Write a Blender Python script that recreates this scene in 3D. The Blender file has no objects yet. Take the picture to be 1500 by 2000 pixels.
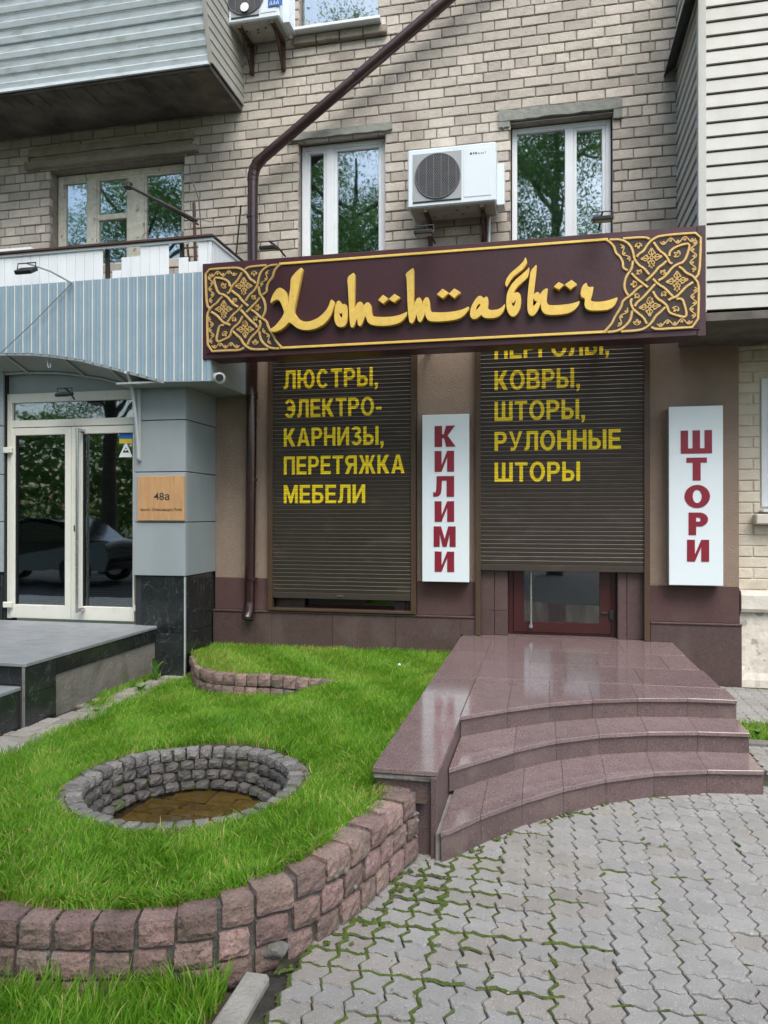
import bpy, bmesh, math, random
import numpy as np
from mathutils import Vector, Matrix
random.seed(7); rng = np.random.default_rng(7)
R = math.radians
SC = bpy.context.scene
COL = SC.collection

# ------------------------------------------------------------------ camera
F, CH, CO, SI, YH = 1450.0, 1.55, .9777, .2102, 1006.0      # focal length in pixels of a 1500 px wide picture, eye height, heading
cam = bpy.data.objects.new('camera', bpy.data.cameras.new('camera')); COL.objects.link(cam)
cam.data.sensor_fit = 'HORIZONTAL'; cam.data.sensor_width = 36; cam.data.lens = 36*F/1500
cam.location = (0, 0, CH); cam.rotation_euler = (R(90)+math.atan(6/F), 0, math.atan2(SI, CO))
cam.data.clip_start = .05; cam.data.clip_end = 2000
SC.camera = cam
# ------------------------------------------------------------------ sky, sun, exposure
SUN_EL, SUN_AZ = 56, 155          # azimuth measured from +Y towards +X
w = bpy.data.worlds.new('World'); SC.world = w; w.use_nodes = True
nt = w.node_tree; nt.nodes.clear()
sky = nt.nodes.new('ShaderNodeTexSky'); sky.sky_type = 'NISHITA'; sky.sun_disc = False
sky.sun_elevation = R(SUN_EL); sky.sun_rotation = R(SUN_AZ); sky.dust_density = 3.0; sky.air_density = 1.1; sky.ozone_density = .8
bg = nt.nodes.new('ShaderNodeBackground'); bg.inputs['Strength'].default_value = .135
wo = nt.nodes.new('ShaderNodeOutputWorld')
nt.links.new(sky.outputs[0], bg.inputs[0]); nt.links.new(bg.outputs[0], wo.inputs[0])
sd = bpy.data.lights.new('sun', 'SUN'); sd.energy = 1.5; sd.angle = R(42); sd.color = (1, .985, .96)
so = bpy.data.objects.new('sun', sd); COL.objects.link(so)
dirv = Vector((math.sin(R(SUN_AZ))*math.cos(R(SUN_EL)), math.cos(R(SUN_AZ))*math.cos(R(SUN_EL)), math.sin(R(SUN_EL))))
so.rotation_euler = dirv.to_track_quat('Z', 'Y').to_euler(); so.location = (3, -6, 14)
SC.view_settings.view_transform = 'Standard'; SC.view_settings.look = 'None'
SC.view_settings.exposure = 1.07; SC.view_settings.gamma = 1; SC.view_settings.use_curve_mapping = False

# ------------------------------------------------------------------ measuring helpers (picture point on a known plane -> metres)
def at(px, py, D):
    r = (px-750)/F; d = D/(CO+SI*r)
    return d*(CO*r-SI), CH+(YH-py)/F*d
def atz(px, py, Z):
    r = (px-750)/F; d = F*(CH-Z)/(py-YH)
    return d*(CO*r-SI), d*(CO+SI*r)
def proj(X, Y, Z):
    d = -SI*X+CO*Y
    if d < .1: return (-9999, -9999, .1)
    return 750+F*(CO*X+SI*Y)/d, YH-F*(Z-CH)/d, d
def sm(t): t = max(0., min(1., t)); return t*t*(3-2*t)

# ------------------------------------------------------------------ materials
def mat(name, c1, c2=None, scale=8., rough=.7, bump=0., bscale=60., var=0., metal=0., spec=.5, specks=None, coat=0., stretch=None, detail=6., dirt=None, alpha=None, vein=None):
    m = bpy.data.materials.new(name); m.use_nodes = True
    n, l = m.node_tree.nodes, m.node_tree.links
    p = n['Principled BSDF']
    geo = n.new('ShaderNodeNewGeometry'); mp = n.new('ShaderNodeMapping'); l.new(geo.outputs['Position'], mp.inputs[0])
    if stretch: mp.inputs['Scale'].default_value = stretch
    col = None
    no = n.new('ShaderNodeTexNoise'); no.inputs['Scale'].default_value = scale; no.inputs['Detail'].default_value = detail; no.inputs['Roughness'].default_value = .65
    l.new(mp.outputs[0], no.inputs['Vector'])
    mr = n.new('ShaderNodeMapRange'); mr.inputs[1].default_value = .32; mr.inputs[2].default_value = .68; l.new(no.outputs[0], mr.inputs[0])
    mx = n.new('ShaderNodeMix'); mx.data_type = 'RGBA'
    mx.inputs[6].default_value = (*c1, 1); mx.inputs[7].default_value = (*(c2 or c1), 1)
    l.new(mr.outputs[0], mx.inputs[0]); col = mx.outputs[2]
    if specks:
        for (sc, sscale, thr, amt) in specks:
            v = n.new('ShaderNodeTexNoise'); v.inputs['Scale'].default_value = sscale; v.inputs['Detail'].default_value = 2; l.new(geo.outputs['Position'], v.inputs['Vector'])
            r2 = n.new('ShaderNodeMapRange'); r2.inputs[1].default_value = thr; r2.inputs[2].default_value = thr+.05; r2.inputs[4].default_value = amt; l.new(v.outputs[0], r2.inputs[0])
            m2 = n.new('ShaderNodeMix'); m2.data_type = 'RGBA'; m2.inputs[7].default_value = (*sc, 1)
            l.new(r2.outputs[0], m2.inputs[0]); l.new(col, m2.inputs[6]); col = m2.outputs[2]
    if dirt:      # blotchy wear: (colour, scale, threshold, softness, amount, z-stretch)
        dc, dsc, thr, soft, amt, zs = dirt
        mp2 = n.new('ShaderNodeMapping'); mp2.inputs['Scale'].default_value = (1, 1, zs); l.new(geo.outputs['Position'], mp2.inputs[0])
        v = n.new('ShaderNodeTexNoise'); v.inputs['Scale'].default_value = dsc; v.inputs['Detail'].default_value = 5; l.new(mp2.outputs[0], v.inputs['Vector'])
        r2 = n.new('ShaderNodeMapRange'); r2.inputs[1].default_value = thr; r2.inputs[2].default_value = thr+soft; r2.inputs[4].default_value = amt; l.new(v.outputs[0], r2.inputs[0])
        m2 = n.new('ShaderNodeMix'); m2.data_type = 'RGBA'; m2.inputs[7].default_value = (*dc, 1)
        l.new(r2.outputs[0], m2.inputs[0]); l.new(col, m2.inputs[6]); col = m2.outputs[2]
    if vein:
        vc, vs_, vw, va = vein
        v = n.new('ShaderNodeTexNoise'); v.inputs['Scale'].default_value = vs_; v.inputs['Detail'].default_value = 3; v.inputs['Distortion'].default_value = 1.2; l.new(geo.outputs['Position'], v.inputs['Vector'])
        q1 = n.new('ShaderNodeMath'); q1.operation = 'SUBTRACT'; q1.inputs[1].default_value = .5; l.new(v.outputs[0], q1.inputs[0])
        q2 = n.new('ShaderNodeMath'); q2.operation = 'ABSOLUTE'; l.new(q1.outputs[0], q2.inputs[0])
        q3 = n.new('ShaderNodeMapRange'); q3.inputs[1].default_value = 0; q3.inputs[2].default_value = vw; q3.inputs[3].default_value = va; q3.inputs[4].default_value = 0; l.new(q2.outputs[0], q3.inputs[0])
        m2 = n.new('ShaderNodeMix'); m2.data_type = 'RGBA'; m2.inputs[7].default_value = (*vc, 1); l.new(q3.outputs[0], m2.inputs[0]); l.new(col, m2.inputs[6]); col = m2.outputs[2]
    if var:
        oi = n.new('ShaderNodeObjectInfo'); at_ = n.new('ShaderNodeAttribute'); at_.attribute_name = 'tint'
        ad = n.new('ShaderNodeMath'); ad.operation = 'ADD'; l.new(oi.outputs['Random'], ad.inputs[0]); l.new(at_.outputs['Fac'], ad.inputs[1])
        fr = n.new('ShaderNodeMath'); fr.operation = 'FRACT'; l.new(ad.outputs[0], fr.inputs[0])
        r3 = n.new('ShaderNodeMapRange'); r3.inputs[3].default_value = 1-var; r3.inputs[4].default_value = 1+var; l.new(fr.outputs[0], r3.inputs[0])
        ml = n.new('ShaderNodeMath'); ml.operation = 'MULTIPLY'; ml.inputs[1].default_value = 7.31; l.new(fr.outputs[0], ml.inputs[0])
        f2 = n.new('ShaderNodeMath'); f2.operation = 'FRACT'; l.new(ml.outputs[0], f2.inputs[0])
        r4 = n.new('ShaderNodeMapRange'); r4.inputs[3].default_value = .5-var*.05; r4.inputs[4].default_value = .5+var*.05; l.new(f2.outputs[0], r4.inputs[0])
        hs = n.new('ShaderNodeHueSaturation'); l.new(r3.outputs[0], hs.inputs['Value']); l.new(r4.outputs[0], hs.inputs['Hue']); l.new(col, hs.inputs['Color']); col = hs.outputs[0]
    l.new(col, p.inputs['Base Color'])
    rr = n.new('ShaderNodeMapRange'); rr.inputs[3].default_value = max(.02, rough-.08*min(1, rough*3)); rr.inputs[4].default_value = min(1, rough+.1*min(1, rough*3)); l.new(no.outputs[0], rr.inputs[0]); l.new(rr.outputs[0], p.inputs['Roughness'])
    p.inputs['Metallic'].default_value = metal; p.inputs['Specular IOR Level'].default_value = spec
    p.inputs['Coat Weight'].default_value = coat; p.inputs['Coat Roughness'].default_value = .06
    if bump:
        b = n.new('ShaderNodeTexNoise'); b.inputs['Scale'].default_value = bscale; b.inputs['Detail'].default_value = 5; l.new(mp.outputs[0], b.inputs['Vector'])
        bp = n.new('ShaderNodeBump'); bp.inputs['Strength'].default_value = bump; bp.inputs['Distance'].default_value = .01; l.new(b.outputs[0], bp.inputs['Height']); l.new(bp.outputs[0], p.inputs['Normal'])
    return m
BLK = (.012, .012, .013)
M = {}
M['brick'] = mat('brick silicate', (.49, .455, .395), (.41, .375, .32), 14, .85, .5, 45, .2, specks=[((.2, .16, .12), 60, .66, .6)], dirt=((.2, .165, .13), 1.3, .52, .25, .6, .5))
M['mortar'] = mat('mortar', (.28, .255, .225), (.18, .16, .14), 12, .95, .6, 50)
M['cream_brick'] = mat('cream painted brick', (.66, .6, .48), (.56, .5, .4), 6, .75, .5, 40, .05, dirt=((.42, .37, .3), 3, .56, .1, .5, 1))
M['cream_plaster'] = mat('cream plaster', (.66, .62, .54), (.56, .52, .45), 4, .85, .8, 18, dirt=((.3, .28, .25), 7, .63, .04, .8, 1))
M['lintel'] = mat('grey concrete lintel', (.26, .27, .24), (.19, .2, .18), 9, .9, .8, 30)
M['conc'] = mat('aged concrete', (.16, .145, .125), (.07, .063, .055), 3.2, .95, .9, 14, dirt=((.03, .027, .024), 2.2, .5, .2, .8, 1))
M['ledge'] = mat('brick ledge', (.3, .265, .21), (.2, .175, .14), 8, .9, .7, 25)
M['stucco'] = mat('beige stucco', (.3, .23, .178), (.26, .197, .15), 5, .92, .8, 120, dirt=((.2, .155, .12), 2.5, .54, .2, .5, .25))
M['rose'] = mat('dark rose stucco', (.105, .058, .054), (.085, .047, .044), 5, .9, .8, 120, dirt=((.14, .1, .09), 3, .56, .15, .5, .5))
M['plinth'] = mat('plinth granite', (.085, .052, .048), (.065, .04, .037), 20, .5, .12, 90, .08, specks=[((.24, .17, .15), 150, .62, .5), (BLK, 120, .62, .6)], dirt=((.13, .1, .085), 3, .57, .12, .45, .6))
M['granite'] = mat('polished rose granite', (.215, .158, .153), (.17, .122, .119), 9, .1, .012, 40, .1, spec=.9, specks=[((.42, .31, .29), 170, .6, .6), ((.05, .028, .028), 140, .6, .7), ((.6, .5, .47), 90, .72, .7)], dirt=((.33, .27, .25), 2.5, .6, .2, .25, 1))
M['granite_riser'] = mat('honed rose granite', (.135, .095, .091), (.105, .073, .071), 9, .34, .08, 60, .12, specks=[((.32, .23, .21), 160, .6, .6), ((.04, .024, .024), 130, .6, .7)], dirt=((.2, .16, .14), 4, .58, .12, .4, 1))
M['grout'] = mat('grout', (.25, .23, .21), (.16, .15, .14), 20, .9)
M['sett'] = mat('rough pink granite block', (.27, .178, .15), (.15, .108, .093), 9, .85, 1., 45, .3, specks=[((.36, .26, .23), 110, .62, .6), ((.06, .04, .037), 90, .6, .6)], dirt=((.2, .19, .17), 5, .58, .1, .55, 1))
M['grey_sett'] = mat('rough grey stone sett', (.2, .19, .172), (.12, .114, .104), 14, .88, 1., 60, .25, specks=[((.36, .35, .33), 90, .62, .5)], dirt=((.07, .075, .035), 6, .58, .1, .55, 1))
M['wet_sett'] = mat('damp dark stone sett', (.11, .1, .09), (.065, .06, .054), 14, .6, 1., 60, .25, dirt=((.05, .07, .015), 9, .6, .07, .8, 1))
M['cement'] = mat('cement mortar', (.2, .195, .18), (.115, .112, .1), 10, .95, 1., 40, dirt=((.08, .075, .065), 5, .56, .1, .6, 1))
M['paver'] = mat('grey concrete paver', (.295, .29, .272), (.235, .23, .213), 5, .88, .5, 160, .07, specks=[((.46, .45, .43), 120, .63, .5), ((.14, .13, .12), 150, .65, .5)], dirt=((.25, .24, .225), 2.6, .54, .15, .5, 1))
M['paver2'] = mat('warm grey concrete paver', (.285, .27, .24), (.23, .217, .19), 5, .9, .6, 160, .07, specks=[((.46, .44, .4), 120, .63, .5), ((.12, .11, .1), 150, .65, .5)])
M['joint'] = mat('sandy joint soil', (.045, .04, .03), (.022, .02, .016), 25, .95, .8, 80, dirt=((.06, .095, .012), 4, .5, .08, .9, 1))
M['moss'] = mat('green moss', (.105, .16, .016), (.055, .075, .018), 40, .95, 1., 220)
M['pathstone'] = mat('worn path slab', (.3, .285, .25), (.22, .21, .185), 7, .9, .7, 60, .18)
M['soil'] = mat('soil', (.075, .055, .038), (.045, .034, .024), 14, .98, 1., 60)
M['asphalt'] = mat('asphalt', (.06, .06, .06), (.045, .045, .045), 10, .9, .5, 100)
M['ground'] = mat('far ground', (.05, .08, .02), (.07, .07, .04), .3, .95)
M['burg'] = mat('burgundy sign panel', (.045, .013, .018), (.034, .01, .014), 6, .38, .12, 30, spec=.5)
M['burg_edge'] = mat('burgundy sign border', (.055, .016, .021), (.04, .012, .016), 6, .4, .05, 30)
M['dark_field'] = mat('dark brown ornament field', (.022, .013, .009), None, 6, .6)
M['gold'] = mat('gold face', (.8, .56, .13), (.68, .46, .1), 18, .4, .06, 60, metal=.2, specks=[((.3, .17, .03), 40, .7, .6)])
M['gold_dark'] = mat('gold relief line', (.66, .45, .17), (.52, .34, .12), 25, .42, .1, 90, metal=.3)
M['white_sign'] = mat('white sign face', (.72, .8, .82), (.69, .775, .8), 2, .3, 0, coat=.3)
M['white_side'] = mat('sign metal side', (.3, .29, .26), (.25, .24, .22), 6, .5)
M['red_letter'] = mat('crimson letter', (.24, .012, .03), (.2, .01, .025), 6, .4)
M['slat'] = mat('brown shutter slat', (.05, .04, .031), (.042, .034, .026), 7, .38, .03, 40, .05, dirt=((.085, .072, .058), 3, .55, .15, .5, 3))
M['rail'] = mat('brown shutter rail', (.075, .045, .025), (.055, .034, .02), 7, .45)
M['yellow'] = mat('yellow letter film', (.95, .74, .015), (.9, .68, .013), 12, .5)
M['pipe'] = mat('maroon painted steel', (.032, .012, .011), (.025, .01, .009), 7, .28, .03, 30, metal=.1, coat=.5, dirt=((.09, .06, .05), 6, .62, .08, .5, .3))
M['burg_frame'] = mat('burgundy door frame', (.05, .008, .008), (.04, .007, .007), 12, .35, coat=.2)
M['bay'] = mat('pale vinyl siding', (.48, .485, .45), (.42, .425, .39), 3, .55, .05, 30, .04, dirt=((.36, .35, .31), 5, .56, .14, .45, .3))
M['bay_side'] = M['bay']
M['tl'] = mat('blue grey metal siding', (.66, .74, .76), (.54, .61, .63), 6, .42, .08, 30, .05, metal=.15, stretch=(1, 1, 3), dirt=((.33, .34, .32), 5, .54, .16, .5, 3))
M['flash'] = mat('dark grey flashing', (.05, .06, .065), (.035, .042, .046), 6, .5, .1, 20)
M['boards'] = mat('white plastic boards', (.74, .79, .81), (.68, .73, .75), 4, .45, .02, 20, .035, dirt=((.45, .46, .45), 4, .6, .14, .4, .3))
M['fascia'] = mat('blue grey profiled steel', (.25, .345, .405), (.215, .305, .365), 3, .4, .02, 20, dirt=((.26, .33, .38), 3, .55, .2, .5, .15))
M['fascia_lit_side'] = mat('painted lit rib side', (.85, .83, .74), (.7, .68, .6), 3, .5)  # pale colour stands in for light catching the rib sides
M['clad'] = mat('grey composite panel', (.29, .33, .34), (.26, .3, .31), 1.2, .42, .02, 10, .03, dirt=((.2, .235, .245), 1.5, .52, .2, .5, .4))
M['gap'] = mat('dark panel gap', (.02, .022, .024))
M['soffit'] = mat('pale grey soffit sheet', (.33, .35, .34), (.27, .29, .28), 3, .55)
M['black_tile'] = mat('black marble tile', (.022, .028, .028), (.012, .015, .015), 9, .2, .05, 40, .2, spec=.6, dirt=((.045, .052, .05), 30, .6, .1, .6, 1), vein=((.13, .14, .135), 3.2, .007, .55))
M['porch_top'] = mat('worn grey porch slab', (.27, .285, .29), (.2, .212, .216), 5, .45, .25, 35, .05, stretch=(1, 3, 1), dirt=((.28, .29, .29), 4, .56, .14, .5, 1))
M['porch_side'] = mat('bare render', (.22, .2, .17), (.15, .137, .115), 6, .9, .8, 30, dirt=((.1, .11, .05), 3, .55, .1, .6, 1))
M['door_white'] = mat('white door frame', (.68, .68, .6), (.62, .62, .55), 3, .35, .02, 20, dirt=((.45, .45, .4), 6, .64, .1, .35, .4))
M['win_white'] = mat('white window frame', (.72, .76, .78), (.66, .7, .72), 4, .35, .02, 20)
M['old_wood'] = mat('old cream paint wood', (.66, .65, .56), (.5, .49, .4), 14, .8, .5, 60, dirt=((.22, .16, .1), 10, .6, .06, .7, 1))
M['steel'] = mat('brushed steel', (.5, .5, .48), None, 10, .25, metal=.9)
M['chrome'] = M['steel']
M['pale_metal'] = mat('pale painted steel', (.45, .48, .48), (.38, .41, .41), 8, .45)
M['black_plastic'] = mat('black plastic', (.014, .014, .015), (.02, .02, .02), 10, .45)
M['black_metal'] = mat('black steel', (.02, .019, .018), (.035, .03, .026), 14, .55, dirt=((.1, .05, .03), 14, .6, .08, .5, 1))
M['rust'] = mat('rusty brown steel', (.07, .03, .02), (.04, .02, .015), 14, .7, .3, 40)
M['ac'] = mat('white enamel', (.66, .74, .78), (.62, .7, .735), 3, .35, .01, 20, dirt=((.5, .52, .5), 5, .62, .12, .4, .3))
M['ac_dirty'] = mat('dirty enamel', (.36, .35, .31), (.26, .25, .22), 8, .6, .1, 30, dirt=((.1, .07, .045), 18, .66, .05, .8, 1))
M['fan'] = mat('dark fan grille', (.03, .034, .038), (.02, .024, .028), 10, .5)
M['grille'] = mat('grey grille', (.3, .33, .34), None, 10, .5)
M['curtain'] = mat('grey green curtain', (.4, .5, .45), (.3, .4, .36), 4, .9, stretch=(6, 6, .6))
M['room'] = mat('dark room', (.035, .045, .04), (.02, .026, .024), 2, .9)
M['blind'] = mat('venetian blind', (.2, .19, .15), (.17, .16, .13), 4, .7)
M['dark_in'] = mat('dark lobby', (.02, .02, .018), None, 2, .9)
M['plaque'] = mat('oak board', (.5, .3, .14), (.4, .225, .1), 7, .5, .08, 30, stretch=(5, 5, .7))
M['ink'] = mat('dark print', (.03, .025, .02), None, 3, .6)
M['sticker_blue'] = mat('blue print', (.02, .13, .4), None, 3, .5)
M['sticker_yellow'] = mat('yellow print', (.65, .5, .03), None, 3, .5)
M['sticker_white'] = mat('white print', (.75, .78, .78), None, 3, .5)
M['weed'] = mat('weed leaf', (.09, .2, .03), (.06, .14, .02), 30, .6)
M['petal'] = mat('white seed head', (.75, .73, .68), None, 30, .9)
M['straw'] = mat('dry straw', (.4, .3, .14), (.28, .22, .1), 30, .9)
M['bark'] = mat('bark', (.09, .07, .05), (.05, .04, .03), 10, .95, 1, 20)
M['car_paint'] = mat('black car paint', (.01, .011, .013), None, 3, .2, spec=.5, coat=.5)
M['car_glass'] = mat('dark car glass', (.01, .012, .012), None, 3, .05, spec=.9)
M['rubber'] = mat('tyre rubber', (.02, .02, .02), None, 3, .8)
M['cable'] = mat('grey cable', (.12, .12, .11), None, 3, .7)

def glass(name, tint, refl, rough=.01):
    m = bpy.data.materials.new(name); m.use_nodes = True; n, l = m.node_tree.nodes, m.node_tree.links; n.clear()
    o = n.new('ShaderNodeOutputMaterial'); t = n.new('ShaderNodeBsdfTransparent'); t.inputs[0].default_value = (*tint, 1)
    g = n.new('ShaderNodeBsdfGlossy'); g.inputs['Roughness'].default_value = rough; g.inputs[0].default_value = (.93, .97, 1, 1)
    lw = n.new('ShaderNodeFresnel'); lw.inputs[0].default_value = 1.5
    ma = n.new('ShaderNodeMath'); ma.operation = 'MULTIPLY_ADD'; ma.inputs[1].default_value = 1.6; ma.inputs[2].default_value = refl; ma.use_clamp = True
    l.new(lw.outputs[0], ma.inputs[0]); mx = n.new('ShaderNodeMixShader')
    geo = n.new('ShaderNodeNewGeometry'); no = n.new('ShaderNodeTexNoise'); no.inputs['Scale'].default_value = 2.2; l.new(geo.outputs['Position'], no.inputs['Vector'])
    bp = n.new('ShaderNodeBump'); bp.inputs['Strength'].default_value = .12; bp.inputs['Distance'].default_value = .01; l.new(no.outputs[0], bp.inputs['Height']); l.new(bp.outputs[0], g.inputs['Normal'])
    l.new(ma.outputs[0], mx.inputs[0]); l.new(t.outputs[0], mx.inputs[1]); l.new(g.outputs[0], mx.inputs[2]); l.new(mx.outputs[0], o.inputs[0])
    return m
M['glass'] = glass('window glass', (.62, .76, .7), .34, .018)
M['door_glass'] = glass('door glass', (.55, .6, .55), .15, .02)
def leafmat(name, ca, cb, cc, trans=.35, nscale=2.2):
    m = bpy.data.materials.new(name); m.use_nodes = True; n, l = m.node_tree.nodes, m.node_tree.links
    p = n['Principled BSDF']; o = n['Material Output']; p.inputs['Roughness'].default_value = .5; p.inputs['Specular IOR Level'].default_value = .35
    a = n.new('ShaderNodeAttribute'); a.attribute_name = 'tint'
    cr = n.new('ShaderNodeValToRGB'); e = cr.color_ramp.elements; e[0].color = (*ca, 1); e[1].color = (*cc, 1); e[1].position = .97
    x = e.new(.55); x.color = (*cb, 1)
    geo = n.new('ShaderNodeNewGeometry'); no = n.new('ShaderNodeTexNoise'); no.inputs['Scale'].default_value = nscale; no.inputs['Detail'].default_value = 4; l.new(geo.outputs['Position'], no.inputs['Vector'])
    ad = n.new('ShaderNodeMath'); ad.operation = 'MULTIPLY_ADD'; ad.inputs[1].default_value = 1.1; ad.inputs[2].default_value = -.55; l.new(no.outputs[0], ad.inputs[0])
    s = n.new('ShaderNodeMath'); s.operation = 'ADD'; l.new(ad.outputs[0], s.inputs[0]); l.new(a.outputs['Fac'], s.inputs[1]); l.new(s.outputs[0], cr.inputs[0])
    l.new(cr.outputs[0], p.inputs['Base Color'])
    t = n.new('ShaderNodeBsdfTranslucent'); l.new(cr.outputs[0], t.inputs[0]); mx = n.new('ShaderNodeMixShader'); mx.inputs[0].default_value = trans
    l.new(p.outputs[0], mx.inputs[1]); l.new(t.outputs[0], mx.inputs[2]); l.new(mx.outputs[0], o.inputs[0])
    return m
M['grass'] = leafmat('grass', (.09, .25, .014), (.23, .47, .034), (.58, .53, .18), .5)
M['leaf'] = leafmat('tree leaf', (.05, .12, .03), (.12, .24, .06), (.2, .32, .09), .55, .8)

# ------------------------------------------------------------------ mesh helpers
class B:
    def __init__(s): s.v = []; s.f = []; s.t = []; s.cur = 0.
    def add(s, vs, fs):
        o = len(s.v); s.v += [tuple(v) for v in vs]; s.f += [tuple(i+o for i in f) for f in fs]; s.t += [s.cur]*len(fs); return s
    def box(s, x0, x1, y0, y1, z0, z1):
        return s.add([(x0,y0,z0),(x1,y0,z0),(x1,y1,z0),(x0,y1,z0),(x0,y0,z1),(x1,y0,z1),(x1,y1,z1),(x0,y1,z1)],
                     [(0,3,2,1),(4,5,6,7),(0,1,5,4),(1,2,6,5),(2,3,7,6),(3,0,4,7)])
    def cbox(s, x0, x1, y0, y1, z0, z1, b=.004, j=0.):
        b = min(b, abs(x1-x0)*.45, abs(y1-y0)*.45, abs(z1-z0)*.45)
        vs = []; idx = {}
        for ix, X in ((0, x0), (1, x1)):
            for iy, Y in ((0, y0), (1, y1)):
                for iz, Z in ((0, z0), (1, z1)):
                    sx = b if ix == 0 else -b; sy = b if iy == 0 else -b; sz = b if iz == 0 else -b
                    for k, p in enumerate(((X, Y+sy, Z+sz), (X+sx, Y, Z+sz), (X+sx, Y+sy, Z))):
                        idx[ix, iy, iz, k] = len(vs); vs.append(tuple(c+random.uniform(-j, j) for c in p) if j else p)
        fs = []
        g = lambda a, b_, c, k: idx[a, b_, c, k]
        for a in (0, 1):
            q = [g(a,0,0,0), g(a,1,0,0), g(a,1,1,0), g(a,0,1,0)]; fs.append(q if a else q[::-1])
            q = [g(0,a,0,1), g(1,a,0,1), g(1,a,1,1), g(0,a,1,1)]; fs.append(q[::-1] if a else q)
            q = [g(0,0,a,2), g(1,0,a,2), g(1,1,a,2), g(0,1,a,2)]; fs.append(q if a else q[::-1])
        for a in (0, 1):
            for c in (0, 1):
                q = [g(a,0,c,0), g(a,1,c,0), g(a,1,c,2), g(a,0,c,2)]; fs.append(q)
                q = [g(a,c,0,0), g(a,c,1,0), g(a,c,1,1), g(a,c,0,1)]; fs.append(q)
                q = [g(0,a,c,1), g(1,a,c,1), g(1,a,c,2), g(0,a,c,2)]; fs.append(q)
                for e in (0, 1): fs.append([g(a,c,e,0), g(a,c,e,1), g(a,c,e,2)])
        return s.add(vs, fs)
    def prism(s, poly, a0, a1, axis='z'):
        n = len(poly)
        f = {'z': lambda p, a: (p[0], p[1], a), 'y': lambda p, a: (p[0], a, p[1]), 'x': lambda p, a: (a, p[0], p[1])}[axis]
        vs = [f(p, a0) for p in poly]+[f(p, a1) for p in poly]
        fs = [tuple(range(n))[::-1], tuple(range(n, 2*n))]+[(i, (i+1) % n, n+(i+1) % n, n+i) for i in range(n)]
        return s.add(vs, fs)
    def tube(s, path, r, n=8, cap=True):
        P = [Vector(p) for p in path]; rings = []
        rs = r if isinstance(r, (list, tuple)) else [r]*len(P)
        up = None
        for i, p in enumerate(P):
            t = (P[min(i+1, len(P)-1)]-P[max(i-1, 0)]).normalized()
            if up is None: up = t.orthogonal().normalized()
            up = (up-t*up.dot(t)).normalized(); sd_ = t.cross(up)
            rings.append([tuple(p+(up*math.cos(2*math.pi*k/n)+sd_*math.sin(2*math.pi*k/n))*rs[i]) for k in range(n)])
        vs = [q for rg in rings for q in rg]; fs = []
        for i in range(len(P)-1):
            for k in range(n): fs.append((i*n+k, i*n+(k+1) % n, (i+1)*n+(k+1) % n, (i+1)*n+k))
        if cap: fs += [tuple(range(n))[::-1], tuple(range((len(P)-1)*n, len(P)*n))]
        return s.add(vs, fs)
    def mesh(s, name, m, smooth=False):
        me = bpy.data.meshes.new(name); me.from_pydata(s.v, [], s.f)
        if m: me.materials.append(m)
        if any(s.t):
            a = me.attributes.new('tint', 'FLOAT', 'FACE'); a.data.foreach_set('value', s.t)
        bm = bmesh.new(); bm.from_mesh(me); bmesh.ops.recalc_face_normals(bm, faces=bm.faces); bm.to_mesh(me); bm.free()
        if smooth:
            me.polygons.foreach_set('use_smooth', [True]*len(me.polygons)); me.set_sharp_from_angle(angle=R(40))
        me.update(); return me
    def build(s, name, m, parent=None, smooth=False): return put(name, s.mesh(name, m, smooth), parent)

def put(name, me, parent=None, loc=(0, 0, 0), rz=0, scale=None):
    o = bpy.data.objects.new(name, me); COL.objects.link(o)
    off = Vector((0, 0, 0))
    if parent:
        o.parent = parent
        if parent.parent is None: off = Vector(parent.location)
        else:
            off = Vector(parent.get('_w', (0, 0, 0)))
    o.location = Vector(loc)-off; o.rotation_euler = (0, 0, rz)
    o['_w'] = tuple(loc)
    if scale: o.scale = scale
    return o
def tag(o, label=None, cat=None, group=None, kind=None):
    if label: o['label'] = label
    if cat: o['category'] = cat
    if group: o['group'] = group
    if kind: o['kind'] = kind
    return o
def thing(name, label, cat, loc=(0, 0, 0), group=None, kind=None):
    o = bpy.data.objects.new(name, None); COL.objects.link(o); o.location = loc; o.empty_display_size = .1
    return tag(o, label, cat, group, kind)
def simp(name, b, m, parent, smooth=False): return b.build(name, M[m], parent, smooth)
def cb(name, m, parent, x0, x1, y0, y1, z0, z1, b=.004): return B().cbox(x0, x1, y0, y1, z0, z1, b).build(name, M[m], parent)
def bulk(name, V, Fq, m, parent=None, tint=None, smooth=False):
    """big meshes from numpy arrays: Fq is (n,k) with constant k"""
    me = bpy.data.meshes.new(name); V = np.asarray(V, dtype=np.float32); Fq = np.asarray(Fq, dtype=np.int32)
    me.vertices.add(len(V)); me.vertices.foreach_set('co', V.ravel())
    n, k = Fq.shape; me.loops.add(n*k); me.loops.foreach_set('vertex_index', Fq.ravel())
    me.polygons.add(n); me.polygons.foreach_set('loop_start', np.arange(0, n*k, k, dtype=np.int32))
    me.update(calc_edges=True); me.materials.append(m)
    if tint is not None:
        a = me.attributes.new('tint', 'FLOAT', 'FACE'); a.data.foreach_set('value', np.asarray(tint, dtype=np.float32))
    if smooth: me.polygons.foreach_set('use_smooth', [True]*n)
    return put(name, me, parent)

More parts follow.
